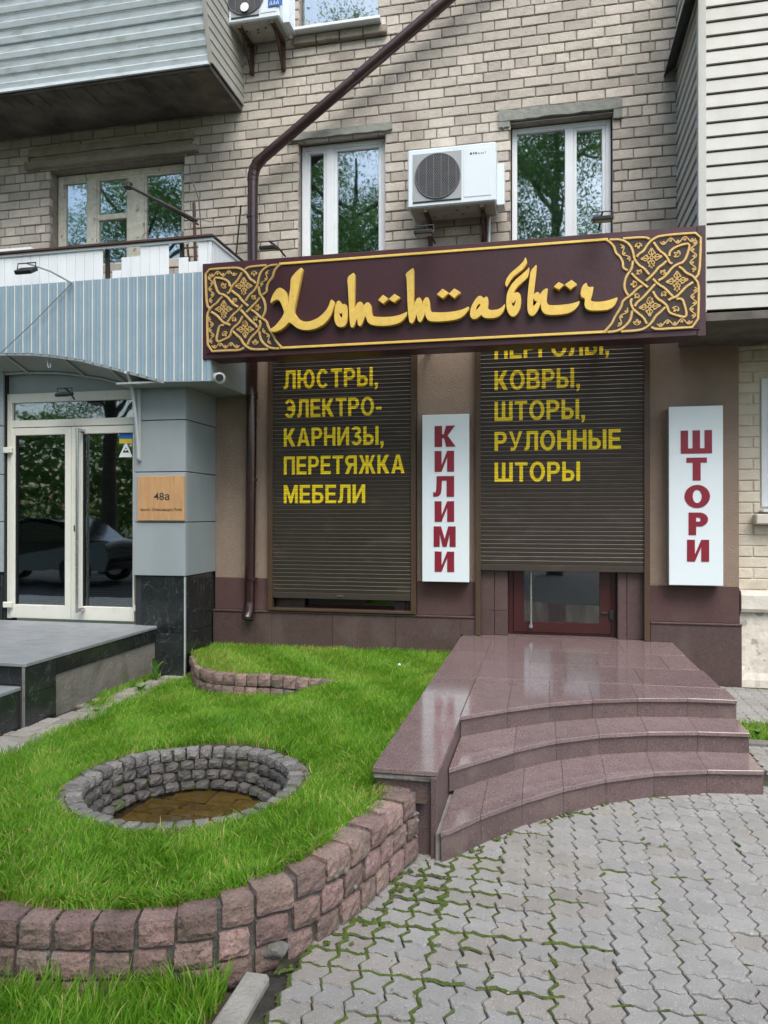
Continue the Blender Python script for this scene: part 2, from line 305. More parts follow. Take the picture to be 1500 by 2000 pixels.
# outline text / shapes
def curve_mesh(loops, name, m, ext, smooth=0, bevel=0.):
    cu = bpy.data.curves.new(name, 'CURVE'); cu.dimensions = '2D'; cu.fill_mode = 'BOTH'; cu.extrude = ext; cu.bevel_depth = bevel; cu.bevel_resolution = 0
    for lp in loops:
        for _ in range(smooth):
            q = []
            for i in range(len(lp)):
                a, b = Vector(lp[i]), Vector(lp[(i+1) % len(lp)]); q += [a.lerp(b, .2), a.lerp(b, .8)]
            lp = q
        sp = cu.splines.new('POLY'); sp.points.add(len(lp)-1); sp.use_cyclic_u = True
        for i, p in enumerate(lp): sp.points[i].co = (p[0], p[1], 0, 1)
    o = bpy.data.objects.new(name, cu); COL.objects.link(o)
    dg = bpy.context.evaluated_depsgraph_get(); me = bpy.data.meshes.new_from_object(o.evaluated_get(dg))
    bpy.data.objects.remove(o); bpy.data.curves.remove(cu)
    me.materials.clear(); me.materials.append(m); me.name = name
    # stand it up: curve (x,y) -> world (x,z); curve z -> -world y
    for v in me.vertices: v.co = (v.co.x, -v.co.z, v.co.y)
    return me
_gl = {}
def glyph(ch, off=.0, ext=.0, res=3):
    k = (ch, off, ext)
    if k in _gl: return _gl[k]
    def mk(body):
        cu = bpy.data.curves.new('t', 'FONT'); cu.body = body; cu.offset = off; cu.extrude = ext; cu.size = 1; cu.resolution_u = res
        o = bpy.data.objects.new('t', cu); COL.objects.link(o)
        dg = bpy.context.evaluated_depsgraph_get(); me = bpy.data.meshes.new_from_object(o.evaluated_get(dg)); bpy.data.objects.remove(o); return me
    if ch == ' ': _gl[k] = (None, 0, 0, .3); return _gl[k]
    me = mk(ch); a = np.zeros(len(me.vertices)*3); me.vertices.foreach_get('co', a); a = a.reshape(-1, 3)
    w1 = mk('НН'); w2 = mk('Н'+ch+'Н')
    def wd(x): b = np.zeros(len(x.vertices)*3); x.vertices.foreach_get('co', b); b = b.reshape(-1, 3); return b[:, 0].max()-b[:, 0].min()
    r = (me, a[:, 0].min(), a[:, 0].max(), wd(w2)-wd(w1)); _gl[k] = r; return r
def text_line(body, x0, x1, zbase, cap, y, m, parent, off=.0, ext=.0, name='letter', conform=None):
    """letters as separate meshes filling x0..x1; cap = capital height"""
    gs = [(ch, glyph(ch, off, ext)) for ch in body]
    pos = []; x = 0
    for ch, g in gs: pos.append(x); x += g[3]
    lo = pos[0]+gs[0][1][1]; hi = max(pos[i]+gs[i][1][2] for i in range(len(gs)) if body[i] != ' ')
    k = (x1-x0)/(hi-lo); 
    H = glyph('Н', off, ext)[0]; zz = [v.co.y for v in H.vertices]; kz = cap/(max(zz)-min(zz)); z0 = min(zz)
    for i, (ch, g) in enumerate(gs):
        if ch == ' ': continue
        me = g[0].copy(); me.materials.clear(); me.materials.append(m); me.name = name
        for v in me.vertices:
            v.co = (x0+(pos[i]+v.co.x-lo)*k, y-v.co.z, zbase+(v.co.y-z0)*kz)
        if conform: conform(me)
        put(name, me, parent)

def _el(cx, cz, rx, rz, a0, a1, n=12): return [(cx+rx*math.cos(R(a0+(a1-a0)*i/n)), cz+rz*math.sin(R(a0+(a1-a0)*i/n))) for i in range(n+1)]
def block_glyph(ch, s, t):
    """bold sans outlines, cap height 1: returns loops, advance width"""
    w = {'Г': .58, 'Е': .66, 'Т': .7, 'П': .74, 'Н': .74, 'И': .76, 'Ш': 1.02, 'Л': .76, 'М': .88, 'К': .76, 'Ж': 1.08, 'А': .84, 'Р': .7, 'Б': .7, 'В': .74, 'О': .84, 'С': .78, 'Э': .78, 'З': .68, 'Ю': 1.1, 'Я': .76, 'У': .76, 'Ы': .96, ',': .2, '-': .36}[ch]
    h = (1-t)/2
    if ch == 'Г': L = [[(0,0),(s,0),(s,1-t),(w,1-t),(w,1),(0,1)]]
    elif ch == 'Е': L = [[(0,0),(w,0),(w,t),(s,t),(s,h),(w*.92,h),(w*.92,h+t),(s,h+t),(s,1-t),(w*.98,1-t),(w*.98,1),(0,1)]]
    elif ch == 'Т': c = w/2; L = [[(c-s/2,0),(c+s/2,0),(c+s/2,1-t),(w,1-t),(w,1),(0,1),(0,1-t),(c-s/2,1-t)]]
    elif ch == 'П': L = [[(0,0),(s,0),(s,1-t),(w-s,1-t),(w-s,0),(w,0),(w,1),(0,1)]]
    elif ch == 'Н': L = [[(0,0),(s,0),(s,h),(w-s,h),(w-s,0),(w,0),(w,1),(w-s,1),(w-s,h+t),(s,h+t),(s,1),(0,1)]]
    elif ch == 'И': L = [[(0,0),(s,0),(w-s,.68),(w-s,0),(w,0),(w,1),(w-s,1),(s,.32),(s,1),(0,1)]]
    elif ch == 'Ш': c = w/2; L = [[(0,0),(w,0),(w,1),(w-s,1),(w-s,t),(c+s/2,t),(c+s/2,1),(c-s/2,1),(c-s/2,t),(s,t),(s,1),(0,1)]]
    elif ch == 'Л': L = [[(0,0),(.1,0),(.2,.03),(.27,.12),(.3,.3),(.32,1-t),(w-s,1-t),(w-s,0),(w,0),(w,1),(.13,1),(.115,.4),(.09,.2),(.05,t),(0,t)]]
    elif ch == 'М': L = [[(0,0),(s*.9,0),(s*.9,.62),(w/2-s*.3,0),(w/2+s*.3,0),(w-s*.9,.62),(w-s*.9,0),(w,0),(w,1),(w-s*1.1,1),(w/2,.38),(s*1.1,1),(0,1)]]
    elif ch == 'К': L = [[(0,0),(s,0),(s,.4),(s+.07,.4),(w-s*1.25,0),(w,0),(w*.62,.53),(w*.97,1),(w*.97-s*1.2,1),(s+.06,.6),(s,.6),(s,1),(0,1)]]
    elif ch == 'Ж': c = w/2; q = s*.5; L = [[(0,0),(s*1.1,0),(c-q-.04,.4),(c-q,.4),(c-q,0),(c+q,0),(c+q,.4),(c+q+.04,.4),(w-s*1.1,0),(w,0),(w*.76,.53),(w*.97,1),(w*.97-s,1),(c+q+.04,.6),(c+q,.6),(c+q,1),(c-q,1),(c-q,.6),(c-q-.04,.6),(w*.03+s,1),(w*.03,1),(w*.24,.53)]]
    elif ch == 'А': c = w/2; q = s*.55; L = [[(0,0),(s*1.05,0),(s*1.05+.07,.2),(w-s*1.05-.07,.2),(w-s*1.05,0),(w,0),(c+q,1),(c-q,1)], [(s*1.05+.12,.2+t*.95),(w-s*1.05-.12,.2+t*.95),(c,.84)]]
    elif ch == 'Р': r = .31; L = [[(0,0),(s,0),(s,1-2*r)]+_el(w-r, 1-r, r, r, -90, 90)+[(0,1)], [(s,1-2*r+t)]+_el(w-r, 1-r, r-s, r-t, -90, 90)+[(s,1-t)]]
    elif ch == 'Б': r = .3; L = [[(0,0)]+_el(w-r, r, r, r, -90, 90)+[(s,2*r),(s,1-t),(w*.94,1-t),(w*.94,1),(0,1)], [(s,t)]+_el(w-r, r, r-s, r-t, -90, 90)+[(s,2*r-t)]]
    elif ch == 'В': r = .29; r2 = 1-2*r+t; q = r2/2; L = [[(0,0)]+_el(w-r, r, r, r, -90, 62)+_el(w-q-.05, 1-q, q, q, -60, 90)+[(0,1)], [(s,t)]+_el(w-r, r, r-s, r-t, -90, 90)+[(s,2*r-t)], [(s,2*r)]+_el(w-q-.05, 1-q, q-s, q-t, -90, 90)+[(s,1-t)]]
    elif ch == 'О': L = [_el(w/2, .5, w/2, .52, 0, 345, 23), _el(w/2, .5, w/2-s, .52-t, 0, 345, 23)]
    elif ch == 'С': L = [_el(w/2, .5, w/2, .52, 38, 322, 20)+_el(w/2, .5, w/2-s, .52-t, 318, 42, 18)]
    elif ch == 'Э': L = [_el(w/2, .5, w/2, .52, -142, 142, 20)+_el(w/2, .5, w/2-s, .52-t, 138, 20, 8)+[(w*.3,.5+t/2),(w*.3,.5-t/2)]+_el(w/2, .5, w/2-s, .52-t, -20, -138, 8)]
    elif ch == 'З': 
        ro, ri = .29, .245; L = [_el(w/2-.0, ro-.01, w/2, ro, -160, 68, 14)+_el(w/2-.01, 1-ri+.01, w/2-.03, ri, -62, 160, 14)+_el(w/2-.01, 1-ri+.01, w/2-.03-s, ri-t, 150, -85, 10)+[(w*.36,.56),(w*.36,.56-t*.8)]+_el(w/2, ro-.01, w/2-s, ro-t, 88, -150, 12)]
    elif ch == 'Ю': 
        c = .38+.36; L = [[(0,0),(s,0),(s,h)]+_el(c, .5, .36, .52, 188, 532, 24)+[(s,h+t),(s,1),(0,1)], _el(c, .5, .36-s, .52-t, 0, 345, 20)]
    elif ch == 'Я': r = .29; L = [[(0,0),(s*1.15,0),(w-s-.12,1-2*r),(w-s,1-2*r),(w-s,0),(w,0),(w,1)]+_el(r, 1-r, r, r, 90, 245, 12)+[(.2,.44)], [(w-s,1-2*r+t),(w-s,1-t)]+_el(r, 1-r, r-s, r-t, 90, 270, 10)]
    elif ch == 'У': L = [[(.1,0),(.24,0),(.34,.04),(.42,.16),(w,1),(w-s,1),(w*.52,.42),(s,1),(0,1),(w*.42,.26),(.27,t),(.1,t)]]
    elif ch == 'Ы': r = .29; v = .66; L = [[(0,0)]+_el(v-r, r, r, r, -90, 90)+[(s,2*r),(s,1),(0,1)], [(s,t)]+_el(v-r, r, r-s, r-t, -90, 90)+[(s,2*r-t)], [(w-s,0),(w,0),(w,1),(w-s,1)]]
    elif ch == ',': L = [[(0,-.12),(.05,-.2),(.14,-.15),(.2,0),(.2,.18),(0,.18),(0,0),(.07,0),(.06,-.08)]]
    elif ch == '-': L = [[(0,.3),(w,.3),(w,.46),(0,.46)]]
    return L, w
_bg = {}
def bmesh_glyph(ch, s, t, ext=0.):
    k = (ch, s, t, ext)
    if k not in _bg:
        L, w = block_glyph(ch, s, t); me = curve_mesh(L, 'letter', M['yellow'], ext); _bg[k] = (me, w)
    return _bg[k]
def block_line(body, x0, x1, zbase, cap, y, m, parent, conform=None, s=.195, t=.165, gap=.12):
    tot = sum(block_glyph(c, s, t)[1] for c in body)+gap*(len(body)-1); k = (x1-x0)/tot; x = 0
    for ch in body:
        src, w = bmesh_glyph(ch, s, t); me = src.copy(); me.name = 'letter'; me.materials.clear(); me.materials.append(m)
        for v in me.vertices: v.co = (x0+(x+v.co.x)*k, y, zbase+v.co.z*cap)
        if conform: conform(me)
        put('letter', me, parent); x += w+gap

# ================================================================== SETTING
D0 = 7.38                                   # brick wall plane
ground = tag(B().add([(-600, -600, -.35), (600, -600, -.35), (600, 600, -.35), (-600, 600, -.35)], [(0, 1, 2, 3)]).build('ground', M['ground']), kind='structure')
g = B(); g.box(-.905, 4.6, 1.2, 7.4, -.3, -.018); g.build('pavement_bed', M['joint']); tag(bpy.data.objects['pavement_bed'], kind='structure')
tag(B().box(-16, 9, -9, 1.2, -.3, -.02).build('road', M['asphalt']), kind='structure')
tag(B().box(-8, -.93, 1.2, 2.3, -.3, -.03).build('soil_strip', M['soil']), kind='structure')

# ---- pavement of zigzag pavers
pav = thing('pavement', None, None, (0.5, 3, 0), kind='structure')
CX, CYY = .107, .1025; A1, A2 = .0125, .0082
def zz(t):
    t = t % 1
    return -t/.3 if t < .3 else (-1+(t-.3)/.2 if t < .5 else ((t-.5)/.2 if t < .7 else 1-(t-.7)/.3))
def paver_mesh(var):
    b = B(); hj = .0032
    for c in (0, 1):
        out = []
        ts = (0, .3, .7)
        pts = [(c+t, 0) for t in ts]+[(c+1, t) for t in ts]+[(c+1-t, 1) for t in (0, .3, .7)]+[(c, 1-t) for t in (0, .3, .7)]
        P = [(u*CX+A1*zz(v), v*CYY-A2*zz(u)) for u, v in pts]
        cx, cy = sum(p[0] for p in P)/12, sum(p[1] for p in P)/12
        def shr(d_, z, l=P):
            r = []
            for (x, y) in l:
                L = math.hypot(x-cx, y-cy); r.append((x+(cx-x)/L*d_*1.05, y+(cy-y)/L*d_*1.55, z+random.uniform(-.0006, .0006)))
            return r
        inner = .0015 if True else 0
        bot, mid, top = shr(hj, -.02), shr(hj, -.006), shr(hj+.0038, 0)
        fs = []
        for i in range(12):
            j = (i+1) % 12; fs += [(i, j, 12+j, 12+i), (12+i, 12+j, 24+j, 24+i)]
        fs.append(tuple(range(24, 36))); b.add(bot+mid+top, fs)
    return b.mesh('paver', M['paver'])
PM = [paver_mesh(i) for i in range(3)]; PM2 = [m_.copy() for m_ in PM]
for m_ in PM2: m_.materials.clear(); m_.materials.append(M['paver2'])
S3 = [(-.438, 3.295), (-.291, 3.517), (-.106, 3.748), (.099, 3.965), (.326, 4.15), (.592, 4.305), (.886, 4.41), (1.19, 4.46)]
S2 = [(-.467, 3.766), (-.359, 3.91), (-.161, 4.155), (.049, 4.36), (.318, 4.536), (.601, 4.652), (.896, 4.72), (1.19, 4.75)]
S1 = [(-.478, 4.298), (-.215, 4.535), (.037, 4.725), (.301, 4.862), (.585, 4.965), (.893, 5.03), (1.19, 5.045)]
def interp(L, x):
    if x <= L[0][0]: return L[0][1]
    for a, b in zip(L, L[1:]):
        if x <= b[0]: return a[1]+(b[1]-a[1])*(x-a[0])/(b[0]-a[0])
    return L[-1][1]
RW = [(-3.0, 2.32), (-2.4, 2.2), (-2.1, 2.165), (-1.787, 2.17), (-1.6, 2.19), (-1.44, 2.222), (-1.308, 2.256), (-1.197, 2.294), (-1.061, 2.36), (-.93, 2.455), (-.80, 2.59), (-.705, 2.807), (-.64, 3.04), (-.585, 3.222), (-.55, 3.33)]
def in_lawn_side(X, Y):       # left of / behind the retaining wall front
    if Y > 3.32: return X < -.45
    best = None
    for a, b in zip(RW[6:], RW[7:]):
        if a[1] <= Y <= b[1]: return X < a[0]+(b[0]-a[0])*(Y-a[1])/(b[1]-a[1])
    return False
cand = []
for j in range(13, 70):
    for i in range(-6, 32):
        for h in (0,):
            X, Y = i*2*CX+.03, j*CYY
            cx, cy = X+CX, Y+CYY/2
            if X+2*CX < -.8: continue
            px, py, d = proj(cx, cy, 0)
            if px < -150 or px > 1640 or py > 2110: continue
            if cy < 3.4 and in_lawn_side(cx+.13, cy-.03): continue
            if 3.4 <= cy and cx < -.55: continue
            if cx < 1.22 and cy > interp(S3, cx)+.16: continue
            if cx > 1.2 and 5.45 < cy < 6.05: continue
            if cy > 7.15: continue
            s = 1/d/d*(1 if -20 < px < 1520 and py < 2020 else .3)
            cand.append((s, X, Y))
cand.sort(reverse=True)
def warm(X, Y): return (Y < 3.6 and X < .1 and random.random() < .35) or random.random() < .07
zoff = lambda X, Y: -.10*sm((Y-5.2)/1.8)*(X > 1.2)
pbs = B()
for n_, (s, X, Y) in enumerate(cand):
    me = (PM2 if warm(X, Y) else PM)[n_ % 3]
    z = random.uniform(-.0035, .0035)+.0045*math.sin(X*3.1+Y*2.3)+.004*math.sin(X*7.7-Y*5.1)
    if n_ < 300:
        put('paver', me, pav, (X+random.uniform(-.0012, .0012), Y+random.uniform(-.0012, .0012), z), random.uniform(-.008, .008))
    else:
        pbs.cur = random.random(); pbs.add([(v.co.x+X, v.co.y+Y, v.co.z+z+zoff(X, Y)) for v in me.vertices], [tuple(p.vertices) for p in me.polygons])
if pbs.v: tag(pbs.build('paver_remainder', M['paver'], pav), kind='stuff')
# moss in the joints
mb = B()
def nz(x, y): return math.sin(x*2.9+1.3)*math.sin(y*2.3+.4)+.6*math.sin(x*6.1-y*4.7)+.4*math.sin(x*13+y*9)
def moss_at(x, y, col):
    v = .32*nz(x, y)+random.uniform(-.3, .3)+(.46 if col else -.08)
    v += .75*sm((.25-x)/.9)*sm((3.7-y)/.7)-.5*sm((x-.3)/.9)
    if y > 4: v += .1
    return v
def moss_blob(x, y, dx, dy, w_, z=0.):
    L = math.hypot(dx, dy); nx, ny = -dy/L*w_, dx/L*w_; j = lambda: random.uniform(-.3, .3)*w_
    P = []
    for t in (-.08, .33, .66, 1.08):
        jx, jy = j(), j(); ww = random.uniform(.45, 1.35)
        P += [(x+dx*t+nx*ww+jx, y+dy*t+ny*ww+jy, z-.005), (x+dx*t+jx, y+dy*t+jy, z+random.uniform(-.002, .0035)), (x+dx*t-nx*ww+jx, y+dy*t-ny*ww+jy, z-.0045)]
    fs = [(a*3+k, a*3+k+1, a*3+k+4, a*3+k+3) for a in range(3) for k in (0, 1)]
    mb.cur = random.random(); mb.add(P, fs)
for (s, X, Y) in cand:
    segc = [((A1*zz(a)), a*CYY, A1*zz(b), b*CYY) for a, b in ((0, .3), (.3, .7), (.7, 1))]
    for (xa, ya, xb, yb) in segc:
        for k, colf in ((0, True), (1, False)):
            x, y = X+xa+k*CX, Y+ya
            strong = moss_at(x, y, colf and (round(X/.214) % 2 == 0))
            if strong > .42: moss_blob(x, y, xb-xa, yb-ya, .003+.0105*min(1, (strong-.42)*1.5)*random.uniform(.5, 1.2), .001)
    for a, b in ((0, .3), (.3, .7), (.7, 1), (1, 1.3), (1.3, 1.7), (1.7, 2)):
        x, y = X+a*CX, Y-A2*zz(a)
        strong = moss_at(x, y, (round(Y/CYY) % 3 == 0))
        if strong > .5: moss_blob(x, y, (b-a)*CX, -A2*(zz(b)-zz(a)), .003+.0075*min(1, (strong-.5)*1.8), .001)
for _ in range(40):      # cushions along the step foot and wall foot
    if random.random() < .5: x = random.uniform(-.4, .4); y = interp(S3, x)-random.uniform(.005, .05)
    else:
        a = random.choice(RW[9:-1]); x = a[0]+random.uniform(.02, .12); y = a[1]+random.uniform(-.08, .02)
    moss_blob(x, y, random.uniform(-.02, .02), random.uniform(.01, .03), random.uniform(.006, .013), .004)
tag(mb.build('moss', M['moss'], None, True), 'bright green moss growing in the joints of the paving', None, None, 'stuff')

db = B()
for _ in range(900):
    x, y = random.uniform(-.8, 1.9), random.uniform(2.0, 4.6)
    if in_lawn_side(x, y) or y > interp(S3, x)-.01: continue
    if random.random() < .6 and y < interp(S3, x)-.25 and x > -.4: continue
    q = random.uniform(.0012, .004); a = random.uniform(0, 3.1); l_ = q*random.uniform(1, 2.5); c_, s_ = math.cos(a), math.sin(a); z = random.uniform(.004, .008)
    db.cur = random.random(); db.add([(x-c_*l_, y-s_*l_, z), (x+s_*q, y-c_*q, z-.003), (x+c_*l_, y+s_*l_, z), (x-s_*q, y+c_*q, z-.003), (x, y, z+q)], [(0, 1, 4), (1, 2, 4), (2, 3, 4), (3, 0, 4)])
tag(db.build('grit', mat('grit', (.16, .13, .09), (.3, .27, .22), 40, .95, 0, 60, .5)), 'scattered grit and crumbs of soil on the paving', None, None, 'stuff')

# ---- path of worn slabs by the left porch
path = thing('path', None, None, (-3.8, 5, 0), kind='structure')
B().box(-6, -3.3, 3.0, 6.62, -.3, -.012).build('path_bed', M['joint'], path)
y = 3.3; 
while y < 6.55:
    h = random.uniform(.1, .125); x = -3.33-random.uniform(-.05, .05)
    while x > -5.0:
        wd_ = random.uniform(.14, .26)
        if not (x-wd_/2 < -3.70 and y+h/2 > 4.66):
            b = B(); b.cbox(max(x-wd_+.008, -3.705) if y > 4.6 else x-wd_+.008, x, y+.008, y+h, -.03, random.uniform(-.002, .006), .005, .002)
            b.build('slab', M['pathstone'], path)
        x -= wd_
    y += h

# ---- lawn
def zL(X, Y):
    z = .0+.2*sm((X+3.45)/1.4)*(1-.85*sm((Y-4.3)/1.2)*sm((-1.5-X)/.7))+.075*sm((X+1.3)/.6)*(1-sm((Y-3.8)/1.8))
    z += .01*math.sin(X*5+1)*math.sin(Y*4.3)
    return z
PC = (-1.765, 3.49); PR = .618
BED = [(-3.36, 6.62), (-3.25, 6.48), (-3.1, 6.2), (-2.94, 5.99), (-2.75, 5.9), (-2.55, 5.87), (-2.277, 5.885), (-2.05, 5.86), (-1.893, 5.83), (-1.7, 5.79), (-1.55, 5.8)]
def bedY(X): return interp(BED, X)
def rw_back(X, Y):   # inside lawn (behind the wall blocks)
    for a, b in zip(RW, RW[1:]):
        dx, dy = b[0]-a[0], b[1]-a[1]; L2 = dx*dx+dy*dy
        t = max(0, min(1, ((X-a[0])*dx+(Y-a[1])*dy)/L2))
        d = math.hypot(X-a[0]-t*dx, Y-a[1]-t*dy)
        if d < .115: return False
    if Y < 2.2: return False
    if X > -1.3 and Y < 3.33 and not in_lawn_side(X, Y): return False
    return True
def in_lawn(X, Y):
    if X < -3.35+.025*math.sin(Y*9) and Y > 3.6: return False
    if X > -.775 and Y > 3.36: return False
    if Y > 7.2: return False
    if math.hypot(X-PC[0], Y-PC[1]) < PR: return False
    if X < -1.55 and Y > bedY(X): return False
    if X > -1.55 and Y > 7.2: return False
    return rw_back(X, Y) if Y < 3.5 else True
step = .04; vid = {}; lv = []; lf = []
def vtx(i, j):
    if (i, j) not in vid:
        X, Y = -3.6+i*step, 2.15+j*step; vid[i, j] = len(lv); lv.append((X, Y, zL(X, Y)-.015))
    return vid[i, j]
for i in range(0, 78):
    for j in range(0, 128):
        X, Y = -3.58+i*step, 2.17+j*step
        if math.hypot(X-PC[0], Y-PC[1]) < PR-.05: continue
        if X > -.76 and Y > 3.38: continue
        if Y < 3.5 and X > -1.4 and not (in_lawn_side(X+.06, Y)): continue
        if X < -3.34 and Y > 3.6: continue
        if Y < interp(RW, X)+.04 and X < -.6: continue
        lf.append((vtx(i, j), vtx(i+1, j), vtx(i+1, j+1), vtx(i, j+1)))
b = B(); b.add(lv, lf); tag(b.build('lawn_soil', M['soil'], None, True), kind='structure')
def zbed(X, Y): return .185+.0*X if X < -1.9 else .185+(zL(X, Y)-.185)*sm((X+1.9)/.4)
b = B(); n_ = 24
for i in range(n_):
    xa, xb = -3.36+i*1.8/n_, -3.36+(i+1)*1.8/n_
    b.add([(xa, bedY(xa)+.05, zbed(xa, 6)), (xb, bedY(xb)+.05, zbed(xb, 6)), (xb, 7.22, zbed(xb, 7)-.02), (xa, 7.22, zbed(xa, 7)-.02)], [(0, 1, 2, 3)])
tag(b.build('flower_bed_soil', M['soil']), kind='structure')

def blades(pts, hmin, hmax, wmul, name, label, lean=.5, tint0=.0, tintr=1.):
    P = np.array(pts, dtype=np.float64); n = len(P)
    h = rng.uniform(hmin, hmax, n)*(.75+.5*rng.random(n)); a = rng.uniform(0, 2*np.pi, n)
    # blades lean in clumps
    cl = np.sin(P[:, 0]*9+P[:, 1]*7)*1.6+np.sin(P[:, 0]*23-P[:, 1]*17)*1.2; la = cl+rng.normal(0, 1.1, n)
    le = lean*rng.uniform(.2, 1.25, n); wd = wmul*rng.uniform(.6, 1.3, n)
    dx, dy = np.cos(a)*wd/2, np.sin(a)*wd/2; V = np.zeros((n, 7, 3))
    for k, t in enumerate((0, .45, .8)):
        off = le*h*t*t; ww = (1, .85, .5)[k]
        cx = P[:, 0]+np.cos(la)*off; cy = P[:, 1]+np.sin(la)*off; cz = P[:, 2]+h*t*(1-.25*le*t)
        V[:, 2*k] = np.stack([cx-dx*ww, cy-dy*ww, cz], 1); V[:, 2*k+1] = np.stack([cx+dx*ww, cy+dy*ww, cz], 1)
    off = le*h; V[:, 6] = np.stack([P[:, 0]+np.cos(la)*off, P[:, 1]+np.sin(la)*off, P[:, 2]+h*(1-.3*le)], 1)
    tris = np.array([(0, 1, 3), (0, 3, 2), (2, 3, 5), (2, 5, 4), (4, 5, 6)])
    Fq = (np.arange(n)[:, None, None]*7+tris[None]).reshape(-1, 3)
    dry = P[:, 3] if P.shape[1] > 3 else np.zeros(n)
    t = np.clip(tint0+tintr*(.12+.55*rng.random(n)), 0, .8); t = np.where(rng.random(n) < .035+.5*dry, .95+.3*rng.random(n), t)
    o = bulk(name, V.reshape(-1, 3), Fq, M['grass'], None, np.repeat(t, 5))
    return tag(o, label, None, None, 'stuff')
def dryness(X, Y):
    r = math.hypot(X-PC[0], Y-PC[1]); d = max(0, 1-(r-PR)/.13)*.75*(.5+.5*math.sin(5*math.atan2(Y-PC[1], X-PC[0])+1))
    d += .9*max(0, 1-math.hypot(X+.78, Y-3.25)/.2)
    if Y < 2.6: d += .15
    d += .5*max(0, math.sin(X*3.1+1.2)*math.sin(Y*2.7+.5)+.35*math.sin(X*11+Y*7)-.62)
    return min(1, d)
pts = []
while len(pts) < 170000:
    # more blades where the lawn is near
    Y = 2.2+(rng.random()**1.35)*5.0; X = rng.uniform(-3.5, -.5)
    px, py, dd = proj(X, Y, .2)
    if px < -60: continue
    if not in_lawn(X, Y): continue
    dr = dryness(X, Y)
    if rng.random() < dr*.6: continue
    pts.append((X, Y, zL(X, Y)-.018, dr*.6))
blades(pts, .036, .078, .0052, 'lawn_grass', 'bright green unmown lawn grass around the stone ring', .75)
pts = []
while len(pts) < 24000:
    X = rng.uniform(-3.36, -1.5); Y = rng.uniform(5.8, 7.22)
    if Y < bedY(X)+.06: continue
    pts.append((X, Y, zbed(X, Y)-.01, .02))
blades(pts, .04, .075, .006, 'bed_grass', 'short grass filling the small raised bed by the facade', .6, .1)
pts = []
while len(pts) < 15000:
    X = rng.uniform(-2.3, -.93); Y = rng.uniform(1.72, 2.3)
    if Y > interp(RW, X)-.03 or rng.random() < 2.2*(Y-1.98)*(X < -1.3): continue
    if X > -1.0-(.06*(Y-1.9)): continue
    if Y > 2.08+.04*math.sin(X*14) and rng.random() < (.75 if X < -1.4 else .45): continue
    pts.append((X, Y, -.03, .02))
blades(pts, .06, .13, .0055, 'front_grass', 'tall grass tufts at the foot of the granite retaining wall', .5)
pts = []
while len(pts) < 5000:
    X = rng.uniform(1.22, 3); Y = rng.uniform(5.5, 6.02); pts.append((X, Y, -.04, .02))
blades(pts, .05, .1, .006, 'verge_grass', 'strip of grass behind a kerb right of the granite steps', .5)
tag(B().cbox(1.24, 3.2, 5.38, 5.46, -.1, .03, .01).build('kerb', M['cement']), kind='structure')
# overhanging tufts over wall edges, weeds in the path
pts = []
for _ in range(5200):
    k = random.randrange(3, len(RW)-2); t = random.random(); a, b_ = RW[k], RW[k+1]
    X = a[0]+(b_[0]-a[0])*t; Y = a[1]+(b_[1]-a[1])*t; dx, dy = b_[0]-a[0], b_[1]-a[1]; L = math.hypot(dx, dy); o_ = random.uniform(.085, .15)
    if math.sin(X*11)+math.sin(Y*17) < random.uniform(-1.5, .6): continue
    pts.append((X-dy/L*o_, Y+dx/L*o_, zL(X, Y)-.012, .12))
for _ in range(900): pts.append((-3.38+random.gauss(0, .035), random.uniform(4, 6.4), 0., .1))
for _ in range(700): pts.append((-3.66+random.gauss(0, .03), random.uniform(5.6, 6.55), 0., .1))
for _ in range(300): pts.append((-3.55+random.gauss(0, .04), random.gauss(5.45, .08), 0., .05))
blades(pts, .035, .07, .005, 'edge_grass', 'thin grass creeping over wall and path edges', .95)

# ---- kerb at lower left
kt = thing('kerb_edge', None, None, (-.9, 2, 0), kind='structure')
for (a, b_) in ((1.2, 1.95), (1.965, 2.36)):
    B().cbox(-.985+.03*(b_ < 2), -.895+.02*(b_ < 2), a, b_, -.1, .014 if b_ > 2 else .006, .012, .003).build('kerb_stone', M['pathstone'], kt)

# ================================================================== stone things
def rough_block(w_, d_, h_, nx=4, ny=2, nzz=3, j=.006, rnd=.012, seed=0, m='sett', name='block'):
    rr = random.Random(seed); b = B(); vs = {}; out = []
    def V(i, jj, k):
        key = (i, jj, k)
        if key not in vs:
            x, y, z = (i/nx-.5)*w_, (jj/ny)*d_, (k/nzz)*h_
            ex = (i in (0, nx))+(jj in (0, ny))+(k in (0, nzz))
            if ex >= 2:
                s = rnd*(.6 if ex == 2 else .9)
                if i == 0: x += s
                if i == nx: x -= s
                if jj == 0: y += s
                if k == 0: z += s
                if k == nzz: z -= s
            if jj == 0 and 0 < i < nx and 0 < k < nzz: y -= rr.uniform(0, j*1.3)
            vs[key] = len(out); out.append((x+rr.uniform(-j, j)*.5, y+rr.uniform(-j, j)*.6, z+rr.uniform(-j, j)*.5))
        return vs[key]
    fs = []
    for i in range(nx):
        for k in range(nzz): fs += [(V(i,0,k), V(i+1,0,k), V(i+1,0,k+1), V(i,0,k+1)), (V(i,ny,k), V(i,ny,k+1), V(i+1,ny,k+1), V(i+1,ny,k))]
    for i in range(nx):
        for q in range(ny): fs += [(V(i,q,0), V(i,q+1,0), V(i+1,q+1,0), V(i+1,q,0)), (V(i,q,nzz), V(i+1,q,nzz), V(i+1,q+1,nzz), V(i,q+1,nzz))]
    for q in range(ny):
        for k in range(nzz): fs += [(V(0,q,k), V(0,q,k+1), V(0,q+1,k+1), V(0,q+1,k)), (V(nx,q,k), V(nx,q+1,k), V(nx,q+1,k+1), V(nx,q,k+1))]
    b.add(out, fs); return b.mesh(name, M[m], False)
